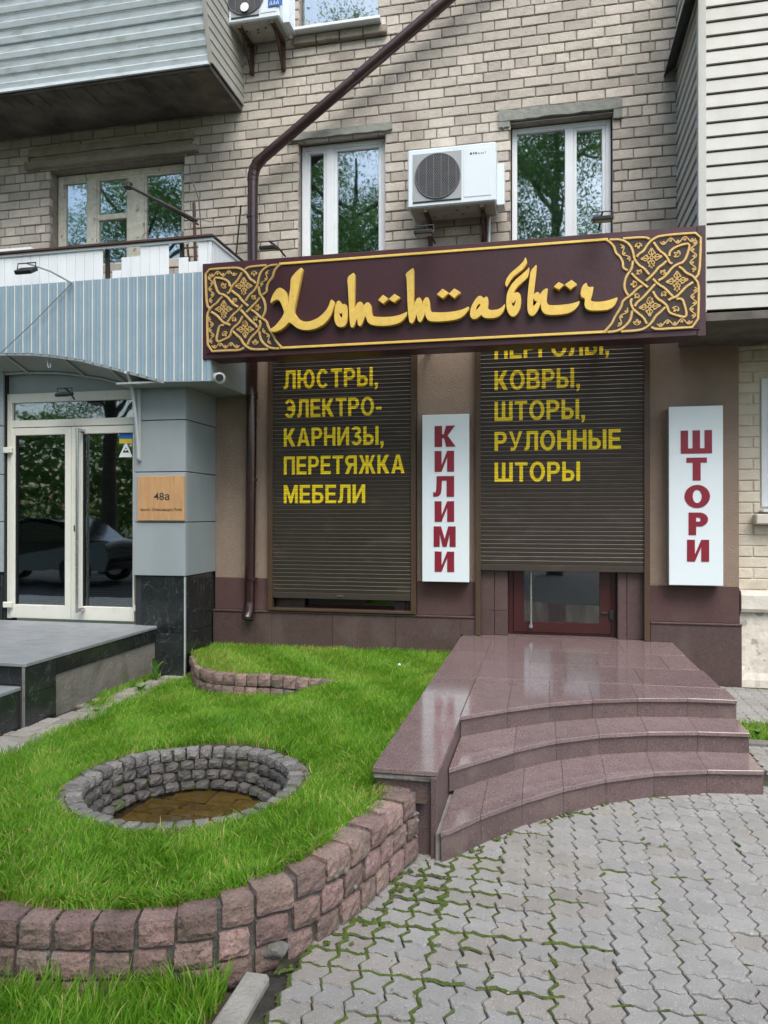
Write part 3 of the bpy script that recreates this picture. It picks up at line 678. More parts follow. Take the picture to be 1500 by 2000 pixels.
def arclen(P):
    L = [0]
    for a, b_ in zip(P, P[1:]): L.append(L[-1]+math.dist(a, b_))
    return L
def on_path(P, L, s):
    for i in range(len(P)-1):
        if s <= L[i+1] or i == len(P)-2:
            t = (s-L[i])/(L[i+1]-L[i]); x = P[i][0]+(P[i+1][0]-P[i][0])*t; y = P[i][1]+(P[i+1][1]-P[i][1])*t
            return x, y, math.atan2(P[i+1][1]-P[i][1], P[i+1][0]-P[i][0])
rw = thing('retaining_wall', 'curved low wall of rough pink granite blocks holding up the lawn', 'wall', (-1.3, 2.2, 0))
def smooth_path(P, it=2):
    for _ in range(it):
        q = [P[0]]
        for a, b_ in zip(P, P[1:]): q += [(a[0]*.75+b_[0]*.25, a[1]*.75+b_[1]*.25), (a[0]*.25+b_[0]*.75, a[1]*.25+b_[1]*.75)]
        q.append(P[-1]); P = q
    return P
RWs = smooth_path(RW); LL = arclen(RWs)
def ztop(x): return .195+.11*sm((x+1.35)/.85)
for course in range(3):
    s = .02+(.06 if course % 2 else 0); k = 0
    while s < LL[-1]-.05:
        wb = random.uniform(.115, .15)
        if s+wb > LL[-1]: wb = LL[-1]-s
        x, y, a = on_path(RWs, LL, s+wb/2)
        zt = ztop(x)-course*.1; 
        hh = .095
        if zt > -.04:
            gap = random.choice((.01, .012, .016, .022)) if course else .008+.01*random.random()
            me = rough_block(wb-gap*.85, .12, hh-.003, 5, 2, 4, .004, .0045, seed=course*100+k, m='sett')
            xs, ys = x+random.uniform(-.003, .003), y+random.uniform(-.008, .006)
            put('block', me, rw, (xs, ys, zt-hh), a+random.uniform(-.035, .035))
        s += wb; k += 1
mc = B()
N = len(RWs)
for i in range(N-1):
    (xa, ya), (xb, yb) = RWs[i], RWs[i+1]
    a = math.atan2(yb-ya, xb-xa); nx_, ny_ = -math.sin(a), math.cos(a); o1, o2 = .018, .13
    mc.add([(xa+nx_*o1, ya+ny_*o1, -.1), (xb+nx_*o1, yb+ny_*o1, -.1), (xb+nx_*o1, yb+ny_*o1, ztop(xb)-.016), (xa+nx_*o1, ya+ny_*o1, ztop(xa)-.016),
            (xa+nx_*o2, ya+ny_*o2, ztop(xa)-.02), (xb+nx_*o2, yb+ny_*o2, ztop(xb)-.02)], [(0, 1, 2, 3), (3, 2, 5, 4)])
mc.build('mortar', mat('dark weathered mortar', (.12, .118, .105), (.07, .068, .06), 12, .95, 1., 50), rw)
# end cap block and mortar lumps
put('block', rough_block(.12, .13, .3, 3, 2, 5, .008, seed=901), rw, (-.60, 3.33, 0.0), 1.3)
def lump(x, y, z, r, sx=1, sz=1, name='mortar_patch', m='cement', par=None):
    bm = bmesh.new(); bmesh.ops.create_icosphere(bm, subdivisions=3, radius=r)
    for v in bm.verts: v.co *= .95+.18*math.sin(v.co.x*90+x*50)*math.sin(v.co.z*80)*math.sin(v.co.y*70+1)+random.uniform(-.04, .04); v.co.x *= sx; v.co.z *= sz; v.co += Vector((x, y, z))
    me = bpy.data.meshes.new(name); bm.to_mesh(me); bm.free(); me.materials.append(M[m]); return put(name, me, par)
lump(-.925, 2.478, .025, .042, 1.2, .75, par=rw)
for (px, py, sz) in ():
    X, Y = atz(px, py, .15); lump(X, Y+.004, .15, .02, .8, sz, par=rw)
for _ in range(26):
    k_ = random.randrange(8, len(RWs)-3); x_, y_ = RWs[k_]; lump(x_, y_+.012, random.uniform(.0, .18)+.5*(ztop(x_)-.2), random.uniform(.007, .013), random.uniform(.6, 1.6), random.uniform(.6, 1.8), par=rw)
# ---- small bed edging
be = thing('bed_edging', 'curved edging of pinkish stone setts around the small raised bed', 'stone edging', (-2.4, 5.9, 0))
BP = smooth_path(BED); LB = arclen(BP)
for course in (0, 1):
    s = .03+.05*course; k = 0
    while s < LB[-1]-.08:
        wb = random.uniform(.095, .125); x, y, a = on_path(BP, LB, s+wb/2)
        zt = .2-.1*course; 
        if zt > zL(x, y)-.06 and x < -1.62+.0*course:
            put('sett', rough_block(wb-.004, .11, .096, 3, 2, 3, .005, .006, seed=300+course*50+k), be, (x, y, zt-.093+random.uniform(-.004, .004)), a+random.uniform(-.05, .05))
        s += wb; k += 1

# ---- sunken stone ring
wr = thing('sunken_stone_ring', 'round sunken well lined with grey stone setts in the lawn', 'stone ring', (PC[0], PC[1], 0))
def ringz(z): return z
def ring(rin, dep, zt, hh, n, m, seed, jit=.05):
    for k in range(n):
        a = 2*math.pi*(k+.5*(seed % 2)+random.uniform(-jit, jit))/n
        wb = 2*math.pi*rin/n-.003
        me = rough_block(wb*random.uniform(.95, 1.03), dep, hh, 3, 2, 3, .006, .006, seed*100+k, m, 'sett')
        # local +y points outwards, local front (y=0) faces the centre
        X, Y = PC[0]+math.cos(a)*rin, PC[1]+math.sin(a)*rin
        put('sett', me, wr, (X, Y, zt-hh+random.uniform(-.006, .004)), a-math.pi/2+random.uniform(-.05, .05))
ZR = .205
ring(.58, .048, ZR-.014, .05, 50, 'grey_sett', 61)
ring(.504, .074, ZR, .062, 44, 'grey_sett', 62)
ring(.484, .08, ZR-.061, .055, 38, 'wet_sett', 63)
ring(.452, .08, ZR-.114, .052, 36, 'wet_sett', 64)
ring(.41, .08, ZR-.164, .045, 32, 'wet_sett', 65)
b = B(); N = 40
for (r0, z0, r1, z1) in ((.53, ZR-.03, .52, ZR-.07), (.52, ZR-.07, .5, ZR-.13), (.5, ZR-.13, .47, ZR-.18), (.47, ZR-.18, .43, ZR-.27), (.62, ZR-.03, .53, ZR-.03), (.7, ZR-.03, .62, ZR-.03)):
    for k in range(N):
        a0, a1 = 2*math.pi*k/N, 2*math.pi*(k+1)/N
        b.add([(PC[0]+r0*math.cos(a0), PC[1]+r0*math.sin(a0), z0), (PC[0]+r0*math.cos(a1), PC[1]+r0*math.sin(a1), z0), (PC[0]+r1*math.cos(a1), PC[1]+r1*math.sin(a1), z1), (PC[0]+r1*math.cos(a0), PC[1]+r1*math.sin(a0), z1)], [(0, 1, 2, 3)])
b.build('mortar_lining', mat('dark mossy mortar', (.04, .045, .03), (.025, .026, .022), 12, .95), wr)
M['floorstone'] = mat('amber stained floor slab', (.17, .155, .075), (.11, .1, .052), 7, .5, .6, 40, .2)
FZ = ZR-.215
b = B(); b.prism([(PC[0]+.45*math.cos(t*math.pi/16), PC[1]+.45*math.sin(t*math.pi/16)) for t in range(32)], FZ-.05, FZ-.012); b.build('floor_bed', M['soil'], wr)
yy = -.42; k = 0
while yy < .42:
    hh = random.uniform(.085, .11); xx = -.44+random.uniform(0, .1)
    while xx < .44:
        ww = random.uniform(.13, .24); cx_, cy_ = xx+ww/2, yy+hh/2
        if math.hypot(cx_, cy_) < .42:
            q = B().cbox(PC[0]+xx+.004, PC[0]+xx+ww-.004, PC[1]+yy+.004, PC[1]+yy+hh-.004, FZ-.03, FZ+random.uniform(-.004, .004), .006, .004); q.build('floor_slab', M['floorstone'], wr)
        xx += ww
    yy += hh
wm = bpy.data.materials.new('shallow amber water'); wm.use_nodes = True
n, l = wm.node_tree.nodes, wm.node_tree.links; n.clear()
o_ = n.new('ShaderNodeOutputMaterial'); t_ = n.new('ShaderNodeBsdfTransparent'); t_.inputs[0].default_value = (.78, .66, .4, 1)
g_ = n.new('ShaderNodeBsdfGlossy'); g_.inputs['Roughness'].default_value = .04; fr_ = n.new('ShaderNodeFresnel'); fr_.inputs[0].default_value = 1.33; mx_ = n.new('ShaderNodeMixShader')
l.new(fr_.outputs[0], mx_.inputs[0]); l.new(t_.outputs[0], mx_.inputs[1]); l.new(g_.outputs[0], mx_.inputs[2]); l.new(mx_.outputs[0], o_.inputs[0])
b = B(); P_ = [(PC[0]+.44*math.cos(t*math.pi/20), PC[1]+.44*math.sin(t*math.pi/20), FZ+.016) for t in range(40)]; b.add(P_, [tuple(range(40))])
tag(b.build('water', wm), kind='structure')

# ================================================================== granite steps and platform
pf = thing('granite_platform', 'polished rose granite entrance platform with curved steps', 'steps', (.2, 5, 0))
Z1, Z2, Z3 = .385, .262, .138
XR = 1.19
def piece(name, m, xa, xb, front, back, z0, z1, n=4, g_=.0011, fo=0., bo=0.):
    xs = [xa+g_+(xb-xa-2*g_)*i/n for i in range(n+1)]
    fr = [(x, front(x)+fo) for x in xs]; bk = [(x, back(x)+bo) for x in xs]
    b = B()
    if name == 'tread':
        e = .0025
        n2 = len(xs)
        vs = [(x, y+e*0, z0) for x, y in fr]+[(x, y, z1-e) for x, y in fr]+[(x, y+e, z1) for x, y in fr]+[(x, y, z1) for x, y in bk]+[(x, y, z0) for x, y in bk]
        fs = []
        for r_ in range(5):
            a0, b0 = r_*n2, ((r_+1) % 5)*n2
            for i in range(n2-1): fs.append((a0+i, a0+i+1, b0+i+1, b0+i))
        fs += [tuple(r_*n2 for r_ in range(5)), tuple(r_*n2+n2-1 for r_ in range(5))[::-1]]
        b.add(vs, fs)
    else:
        b.prism(fr+bk[::-1], z0, z1)
    return b.build(name, M[m], pf)
f1 = lambda x: interp(S1, x); f2 = lambda x: interp(S2, x); f3 = lambda x: interp(S3, x)
XC = -.475
J3 = [XC+.025, -.291, -.106, .099, .326, .592, .886, XR]; J2 = [XC+.003, -.161, .07, .318, .601, .896, XR]; J1 = [XC+.003, -.215, .037, .301, .585, .893, XR]
TS = .022; R1 = 5.36
for J, ff, bb, zt, zb in ((J3, f3, f2, Z3, -.05), (J2, f2, f1, Z2, Z3), (J1, f1, None, Z1, Z2)):
    for xa, xb in zip(J, J[1:]):
        if bb: piece('tread', 'granite', xa, xb, ff, bb, zt-TS, zt, fo=-.006, bo=.03)
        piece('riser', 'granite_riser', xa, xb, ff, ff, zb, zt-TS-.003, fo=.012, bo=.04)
    lb = B(); xs = [XC+(XR-XC)*i/24 for i in range(25)]
    lb.prism([(x, ff(x)+.02) for x in xs]+[(XR-.005, R1), (1.14, R1+.01), (1.14, 7.18), (XC, 7.18)], zb if zb > 0 else -.1, zt-TS+.001); lb.build('core', M['grout'], pf)
# top slabs
R1 = 5.36
for xa, xb in zip(J1, J1[1:]): piece('tread', 'granite', xa, xb, f1, lambda x: R1, Z1-TS, Z1, fo=-.006, bo=-.002)
def slab(x0, x1, y0, y1, z0=Z1-TS, z1=Z1, m='granite', name='slab'): return B().cbox(x0+.0009, x1-.0009, y0+.0009, y1-.0009, z0, z1, .0012).build(name, M[m], pf)
rows = [R1, 5.95, 6.54, 7.20]; 
for r_, (ya, yb) in enumerate(zip(rows, rows[1:])):
    xs = [XC, -.1, .42, .93, 1.15] if r_ % 2 else [XC, .15, .67, 1.15+(.02 if r_ == 0 else 0)]
    for xa, xb in zip(xs, xs[1:]): slab(xa, xb, ya, yb)
# cheek on the left
CL = -.775
for ya, yb in ((3.345, 4.3), (4.3, 5.3), (5.3, 6.3), (6.3, 7.2)): slab(CL, XC-(.0 if ya > 4 else -.006), ya, yb)
slab(XC-.022, XC-.001, 3.352, 3.83, .14-.14, Z1-TS-.003, 'granite_riser', 'cheek_tile'); slab(XC-.022, XC-.001, 3.83, 4.34, .0, Z1-TS-.003, 'granite_riser', 'cheek_tile')
slab(CL+.01, XC-.024, 3.375, 3.395, .12, Z1-TS-.018, 'granite_riser', 'cheek_tile'); slab(CL+.01, XC-.024, 3.375, 3.395, -.02, .12, 'granite_riser', 'cheek_tile')
B().cbox(XC-.026, XC+.0, 3.338, 3.3515, -.02, Z1-TS-.003, .002).build('corner_trim', M['granite_riser'], pf)
B().box(CL+.015, XC-.023, 3.396, 7.18, -.1, Z1-TS-.001).build('core', M['grout'], pf)
bm_ = B().cbox(CL+.0, XC-.01, 3.352, 3.4, Z1-TS-.03, Z1-TS-.001, .006, .004); bm_.build('mortar_bed', M['cement'], pf)

# ================================================================== shop front
shop = thing('shopfront', 'ground floor shop front in beige stucco with dark rose granite plinth', 'shop front', (-.8, 7.28, 0))
DS = 7.28
XL, XA, XB, XC2, XD, XE = -3.385, -2.774, -1.229, -.647, .96, 1.738
for (a, b_) in ((XL, XA), (XB, XC2), (XD, XE)):
    cb('stucco_pier', 'stucco', shop, a, b_, DS, DS+.3, .893, 3.3, .003)
    cb('rose_band', 'rose', shop, a, b_, DS-.004, DS+.3, .565, .891, .003)
cb('stucco_beam', 'stucco', shop, XL, XE, DS+.001, DS+.3, 3.302, 3.98, .003)
def plinth(a, b_, z1=.545):
    n = max(1, round((b_-a)/.6)); 
    for i in range(n):
        x0, x1 = a+(b_-a)*i/n, a+(b_-a)*(i+1)/n
        B().cbox(x0+.001, x1-.001, DS-.05, DS-.02, -.15, z1, .002).build('plinth_tile', M['plinth'], shop)
    B().box(a, b_, DS-.021, DS+.2, -.2, z1-.003).build('plinth_core', M['grout'], shop)
plinth(XL, -.79); plinth(.965, XE+.01)
cb('plinth_cap', 'plinth', shop, XL, -.652, DS-.062, DS-.001, .547, .565, .004); cb('plinth_cap', 'plinth', shop, .965, XE+.012, DS-.062, DS-.001, .547, .565, .004)
B().cbox(-.79, -.652, DS-.05, DS-.02, .386, .545, .002).build('plinth_tile', M['plinth'], shop)
# under-window recess left
for (a, b_) in ((-2.73, -2.56), (-2.557, -2.42), (-1.47, -1.36), (-1.357, -1.27)):
    cb('reveal_tile', 'plinth', shop, a, b_, DS+.06, DS+.1, .585, .9, .002)
cb('low_window', 'car_glass', shop, -2.42, -1.47, DS+.14, DS+.16, .6, .95, .002)
cb('low_window_frame', 'burg_frame', shop, -2.42, -1.47, DS+.12, DS+.139, .585, .62, .004)
B().box(-2.77, -1.23, DS+.17, DS+.3, .56, 3.3).build('inner_wall', M['dark_in'], shop)
# door recess right
x995, x1200 = at(993, 1200, 7.42)[0], at(1203, 1200, 7.42)[0]
for (a, b_) in ((-.615, -.47), (-.467, x995-.004), (x1200+.004, .76), (.763, .93)):
    for z0, z1 in (((.386, .62), (.623, 1.3)) if a < 0 else ((.386, 1.3),)):
        cb('reveal_tile', 'plinth', shop, a, b_, DS+.01 if a > 0 or a < -.5 else DS+.018, DS+.12, z0, z1, .003)
cb('reveal_tile', 'plinth', shop, x995-.014, x995-.001, DS+.02, DS+.2, .386, 1.3, .002); cb('reveal_tile', 'plinth', shop, x1200+.001, x1200+.014, DS+.02, DS+.2, .386, 1.3, .002)
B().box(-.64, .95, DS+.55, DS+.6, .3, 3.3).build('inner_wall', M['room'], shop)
B().box(-.64, .95, DS-.06, DS+.55, .3, .384).build('threshold_slab', M['granite'], shop)
sdr = thing('shop_door', 'burgundy framed glass shop door half hidden by the raised shutter', 'door', (.15, 7.42, .385))
yd = 7.43
cb('outer_frame', 'burg_frame', sdr, x995, x995+.05, yd-.03, yd+.05, .386, 1.5); cb('outer_frame', 'burg_frame', sdr, x1200-.05, x1200, yd-.03, yd+.05, .386, 1.5)
cb('outer_frame', 'burg_frame', sdr, x995+.05, x1200-.05, yd-.03, yd+.05, .386, .41)
a, b_ = x995+.052, x1200-.052
lfz = B(); lfz.prism([(a, .412), (b_, .412), (b_-.1, .512), (a+.1, .512)], yd-.045, yd+.02, 'y'); lfz.build('leaf_rail', M['burg_frame'], sdr)
lfz = B(); lfz.prism([(a, .413), (a+.1, .513), (a+.1, 1.5), (a, 1.5)], yd-.045, yd+.02, 'y'); lfz.build('leaf_stile', M['burg_frame'], sdr)
lfz = B(); lfz.prism([(b_, .413), (b_, 1.5), (b_-.1, 1.5), (b_-.1, .513)], yd-.045, yd+.02, 'y'); lfz.build('leaf_stile', M['burg_frame'], sdr)
cb('pane', 'door_glass', sdr, a+.095, b_-.095, yd-.01, yd, .505, 1.5, .001)
hx = at(1037, 1200, 7.36)[0]
B().tube([(hx, yd-.1, .47), (hx, yd-.1, 1.4)], .013, 10).build('pull_handle', M['steel'], sdr, True)
B().tube([(hx, yd-.05, .475), (hx, yd-.11, .475)], .02, 10).build('handle_foot', M['steel'], sdr, True)
cb('hinge', 'black_plastic', sdr, b_-.015, b_+.03, yd-.07, yd-.045, .55, .64, .006); cb('hinge', 'black_plastic', sdr, b_-.09, b_-.02, yd-.065, yd-.046, .6, .625, .005)

# ---- roller shutters
PITCH = .0405
def slat_profile():      # z offset, y offset (negative = towards street)
    return [(0, 0), (.0015, -.005), (.012, -.0065), (.026, -.0105), (.031, -.0115), (.0365, -.008), (.0385, 0)]
SP = slat_profile()
def shutter(x0, x1, zb, zt, label, zrail, lines, handle):
    t = thing('roller_shutter', label, 'shutter', ((x0+x1)/2, 7.24, zrail), 'brown roller shutters on the shop front')
    YS = 7.235
    b = B(); vs = [(x, YS+dy, dz) for x in (x0+.05, x1-.05) for dz, dy in SP]; n = len(SP)
    b.add(vs, [(i, i+1, n+i+1, n+i) for i in range(n-1)]); sl = b.mesh('slat', M['slat'])
    z = zb+.065; zs = []
    while z < zt: put('slat', sl, t, (0, 0, z)); zs.append(z); z += PITCH
    b = B(); b.box(x0+.05, x1-.05, YS+.0015, YS+.006, zb, zt); b.build('shutter_core', M['gap'], t)
    cb('bottom_bar', 'slat', t, x0+.05, x1-.05, YS-.014, YS+.01, zb, zb+.062, .004)
    for a, b_ in ((x0, x0+.052), (x1-.052, x1)): cb('guide_rail', 'rail', t, a, b_, YS-.03, YS+.04, zrail, 3.6, .003)
    if handle: cb('pull_handle', 'steel', t, (x0+x1)/2-.04, (x0+x1)/2+.03, YS-.022, YS-.014, zb+.03, zb+.038, .002)
    cb('shutter_box', 'rail', t, x0, x1, YS-.1, YS+.04, 3.602, 3.9, .01)
    zedges = []
    for zz_ in zs: zedges += [zz_+p[0] for p in SP]
    z_first = zs[0]
    def conform(me):
        bm = bmesh.new(); bm.from_mesh(me); zc = [v.co.z for v in bm.verts]; lo, hi = min(zc), max(zc)
        for e in zedges:
            if lo < e < hi: bmesh.ops.bisect_plane(bm, geom=bm.verts[:]+bm.edges[:]+bm.faces[:], plane_co=(0, 0, e), plane_no=(0, 0, 1), dist=1e-5)
        dl = [f for f in bm.faces if (f.calc_center_median().z-z_first) % PITCH > .0388]
        bmesh.ops.delete(bm, geom=dl, context='FACES')
        for v in bm.verts:
            u = (v.co.z-z_first) % PITCH
            if u > .0402: u = 0
            v.co.y = YS-.0012
            for (a, ya), (c, yc) in zip(SP, SP[1:]):
                if a-1e-6 <= u <= c+1e-6: v.co.y = YS-.0012+ya+(yc-ya)*(u-a)/(c-a); break
        bm.to_mesh(me); bm.free()
    for body, px0, px1, py, cap in lines:
        xa, zbse = at(px0, py, 7.222); xb, _ = at(px1, py, 7.222)
        block_line(body, xa, xb, zbse, cap, 7.22, M['yellow'], t, conform)
    return t
shutter(XA, XB, .70, 3.59, 'narrower closed brown shutter at left with yellow lettering ending МЕБЕЛИ', .572,
        [('ЗЕРКАЛА', 556, 730, 701, .185), ('ЛЮСТРЫ,', 554, 738, 760, .188), ('ЭЛЕКТРО-', 554, 745, 816, .186), ('КАРНИЗЫ,', 554, 749, 872, .186), ('ПЕРЕТЯЖКА', 554, 790, 927, .186), ('МЕБЕЛИ', 554, 713, 983, .186)], True)
cb('sill_rail', 'rail', bpy.data.objects['roller_shutter'], XA+.053, XB-.053, 7.2, 7.3, .572, .6, .004)
shutter(XC2, XD, 1.015, 3.59, 'wider brown shutter over the door stopped half way with lettering ending ШТОРЫ', .387,
        [('ПЕРГОЛЫ,', 966, 1190, 701, .186), ('КОВРЫ,', 966, 1133, 762, .186), ('ШТОРЫ,', 966, 1143, 822, .186), ('РУЛОННЫЕ', 966, 1213, 881, .186), ('ШТОРЫ', 966, 1133, 941, .186)], False)

# ---- white vertical signs
def vsign(px0, px1, py0, py1, letters, label):
    Yf = 7.12; x0, z1 = at(px0, py0, Yf); x1, z0 = at(px1, py1, Yf)
    t = thing('vertical_sign', label, 'sign', ((x0+x1)/2, 7.2, z0), 'white vertical shop signs')
    cb('sign_box', 'white_side', t, x0, x1, Yf+.012, DS, z0, z1, .004)
    cb('sign_face', 'white_sign', t, x0-.002, x1+.002, Yf, Yf+.0118, z0-.002, z1+.002, .003)
    for ch, a, b_, pa, pb in letters:
        xa, zt = at(a, pa, Yf-.004); xb, zb = at(b_, pb, Yf-.004)
        src, w = bmesh_glyph(ch, .27 if ch not in 'Ш' else .24, .22, .006); me = src.copy(); me.name = 'letter'; me.materials.clear(); me.materials.append(M['red_letter'])
        xs = [v.co.x for v in me.vertices]; zs = [v.co.z for v in me.vertices]; xl, xh, zl, zh = min(xs), max(xs), min(zs), max(zs)
        for v in me.vertices: v.co = (xa+(v.co.x-xl)/(xh-xl)*(xb-xa), Yf-.003+v.co.y*.4, zb+(v.co.z-zl)/(zh-zl)*(zt-zb))
        put('letter', me, t)
vsign(825, 916, 811, 1137, [('К', 849, 890, 832, 872), ('И', 849, 887, 881, 921), ('Л', 846, 887, 930, 970), ('И', 849, 887, 979, 1019), ('М', 847, 890, 1028, 1068), ('И', 849, 887, 1077, 1117)], 'white vertical sign reading КИЛИМИ between the two shutters')
vsign(1307, 1412, 795, 1144, [('Ш', 1330, 1391, 841, 885), ('Т', 1341, 1381, 894, 938), ('О', 1337, 1387, 947, 992), ('Р', 1345, 1383, 1001, 1045), ('И', 1342, 1385, 1054, 1097)], 'white vertical sign reading ШТОРИ on the right stucco pier')

# ---- main sign
YF = 6.32
sg = thing('shop_sign', 'long burgundy sign with gold Хоттабыч lettering and ornamental ends', 'sign', (-.9, 6.5, 3.0))
SX0, SX1, SZ0, SZ1 = -3.075, 1.268, 2.985, 3.868
cb('sign_box', 'burg_edge', sg, SX0, 1.205, YF+.012, YF+.24, SZ0, SZ1, .006)
cb('end_panel', 'burg_edge', sg, 1.206, SX1, YF+.0121, YF+.0165, SZ0, SZ1, .001)
cb('sign_face', 'burg', sg, SX0+.045, SX1-.045, YF, YF+.0118, SZ0+.05, SZ1-.05, .002)
for x in (-2.6, -1.1, .5):
    cb('wall_bracket', 'rust', sg, x-.02, x+.02, YF+.24, DS, SZ1-.2, SZ1-.16, .003); cb('wall_bracket', 'rust', sg, x-.02, x+.02, YF+.24, DS, SZ0+.2, SZ0+.24, .003)
def reg(L, ox, oy, sc, D): return [at(ox+x/sc, oy+y/sc, D) for x, y in L]
LET = [
 (1, [[(40,460),(45,415),(70,360),(100,320),(130,305),(160,318),(185,345),(200,390),(210,450),(216,492),(218,400),(235,300),(237,215),(290,150),(340,108),(346,130),(330,220),(305,340),(285,440),(262,540),(290,590),(340,632),(390,642),(440,632),(500,605),(550,565),(590,520),(615,470),(630,420),(660,440),(655,490),(635,560),(600,620),(550,670),(480,705),(410,720),(340,715),(290,695),(250,660),(220,640),(185,680),(140,715),(90,735),(55,735),(32,715),(80,685),(120,640),(155,590),(175,550),(160,500),(140,450),(120,425),(95,420),(65,435)]]),
 (1, [[(690,440),(710,432),(728,452),(735,478),(760,462),(780,475),(788,520),(790,580),(785,640),(765,680),(725,692),(690,680),(668,640),(662,580),(670,500)], [(702,540),(724,566),(742,545),(742,590),(735,605),(715,582)]]),
 (1, [[(790,205),(850,160),(858,175),(858,300),(855,480),(850,545),(870,490),(895,450),(920,442),(938,458),(934,510),(928,552),(945,490),(975,452),(1000,450),(1018,480),(1022,540),(1035,585),(1070,592),(1150,595),(1230,590),(1300,575),(1350,555),(1372,540),(1372,570),(1350,610),(1300,650),(1220,672),(1120,680),(1030,670),(990,645),(975,600),(967,575),(945,630),(925,675),(908,683),(893,665),(887,600),(870,640),(850,690),(835,697),(820,680),(812,600),(805,450),(798,300)]]),
 (2, [[(160,170),(232,112),(238,140),(238,350),(235,480),(231,510),(250,450),(275,408),(300,402),(315,425),(317,465),(313,512),(330,440),(355,402),(378,400),(390,430),(395,490),(405,540),(430,548),(520,550),(620,542),(700,525),(750,505),(778,490),(775,520),(740,570),(690,605),(610,625),(500,635),(410,635),(375,620),(355,580),(352,540),(340,580),(320,625),(300,643),(283,630),(272,590),(270,560),(255,600),(235,645),(212,657),(198,640),(188,580),(180,450),(175,300),(172,215)]]),
 (1, [[(1093,425),(1140,378),(1190,413),(1142,460)]]), (1, [[(1197,418),(1252,368),(1303,400),(1248,448)]]),
 (2, [[(468,370),(522,318),(580,355),(525,408)]]), (2, [[(583,365),(638,315),(694,350),(637,405)]]),
 (2, [[(790,560),(800,500),(830,440),(865,395),(890,385),(915,400),(925,412),(950,392),(965,405),(968,450),(960,500),(975,522),(1010,527),(1060,520),(1100,500),(1120,478),(1133,468),(1130,500),(1110,550),(1070,588),(1010,603),(950,603),(915,590),(903,567),(880,588),(850,608),(820,612),(798,595)], [(850,530),(848,500),(868,470),(890,460),(892,480),(870,510)]]),
 (2, [[(1137,255),(1150,215),(1190,160),(1240,120),(1290,75),(1320,40),(1333,8),(1347,40),(1345,70),(1310,120),(1260,160),(1210,200),(1175,250),(1150,298),(1138,280)]]),
 (2, [[(1145,450),(1150,380),(1170,320),(1200,270),(1250,215),(1310,165),(1350,130),(1370,105),(1368,150),(1355,205),(1310,245),(1260,290),(1225,335),(1212,362),(1250,348),(1280,365),(1290,420),(1285,490),(1260,550),(1230,583),(1200,588),(1170,560),(1150,510)], [(1193,420),(1210,462),(1238,420),(1238,450),(1215,498),(1200,470)]]),
 (3, [[(537,190),(575,145),(592,132),(590,180),(582,250),(572,330),(562,410),(566,425),(590,400),(612,400),(625,428),(640,400),(670,370),(700,362),(698,400),(690,460),(690,500),(710,528),(760,530),(840,525),(920,515),(980,500),(1015,485),(1000,530),(960,575),(900,605),(820,618),(740,622),(680,615),(650,590),(637,560),(634,500),(620,540),(595,590),(570,622),(540,630),(515,615),(503,570),(502,500),(508,400),(520,300),(530,230)], [(557,450),(572,478),(600,490),(580,520),(554,545)]]),
 (3, [[(763,345),(808,302),(858,328),(812,372)]]), (3, [[(868,325),(933,282),(985,320),(925,372)]]),
 (3, [[(1022,410),(1035,350),(1055,322),(1080,308),(1090,345),(1115,352),(1148,345),(1140,400),(1128,450),(1115,480),(1150,495),(1220,495),(1300,480),(1350,462),(1385,450),(1375,490),(1345,540),(1290,570),(1210,578),(1120,578),(1075,560),(1060,520),(1068,470),(1055,452),(1030,445)]])]
OR = {1: (520, 500), 2: (760, 500), 3: (930, 490)}
YL = YF-.062
for k, loops in LET:
    nm = 'letter_dot' if len(loops[0]) == 4 else 'letter'
    lp = [reg(L, *OR[k], 5, YL) for L in loops]
    me = curve_mesh(lp, nm, M['gold'], .0275, 0 if nm == 'letter_dot' else 1, .0016)
    for v in me.vertices: v.co.y += YL+.031
    put(nm, me, sg)
# ornament (left end traced, right end mirrored)
ST = [[(150,850),(105,790),(90,500),(85,215),(350,190),(600,180),(660,200),(720,235),(770,300),(810,370),(870,400),(900,440)], [(730,205),(790,165),(1080,140)],
 [(440,600),(475,590),(500,520),(540,450),(600,400),(640,330),(680,260)], [(480,490),(470,420),(400,370),(290,345),(225,350),(235,450),(290,600),(370,620),(440,660),(500,740),(550,790),(620,825)],
 [(360,655),(310,700),(270,760),(190,810),(150,870),(115,930),(110,1100),(125,1550),(400,1535),(640,1530),(715,1490)], [(180,905),(270,960),(330,1030),(390,1090),(450,1100),(490,1125)],
 [(390,1120),(320,1120),(290,1200),(250,1410),(400,1350),(490,1300),(505,1210),(560,1140),(640,1080),(690,970)], [(430,1085),(480,1020),(540,940),(610,890),(690,790)],
 [(515,555),(560,600),(620,635),(670,710),(780,810)], [(740,720),(800,620),(880,560),(935,460),(950,340),(1000,230),(1100,150),(1260,130)], [(755,905),(830,830),(900,760),(970,670)],
 [(950,490),(965,610),(1030,690),(1065,800),(1060,900),(1015,990)], [(1020,620),(1085,575),(1080,500),(1120,400),(1180,340),(1200,240),(1260,160),(1320,118)],
 [(830,870),(900,910),(960,980),(1090,1060),(1100,1140),(1190,1280),(1230,1380),(1340,1500)], [(660,870),(750,970),(830,1060),(900,1110),(925,1160)],
 [(965,1040),(985,1100),(950,1200),(880,1270),(810,1340),(770,1435)], [(530,1220),(600,1290),(660,1340),(700,1420),(780,1490),(860,1520),(1110,1510)], [(960,1220),(980,1350),(1050,1440),(1150,1500),(1290,1500)]]
FINE = []
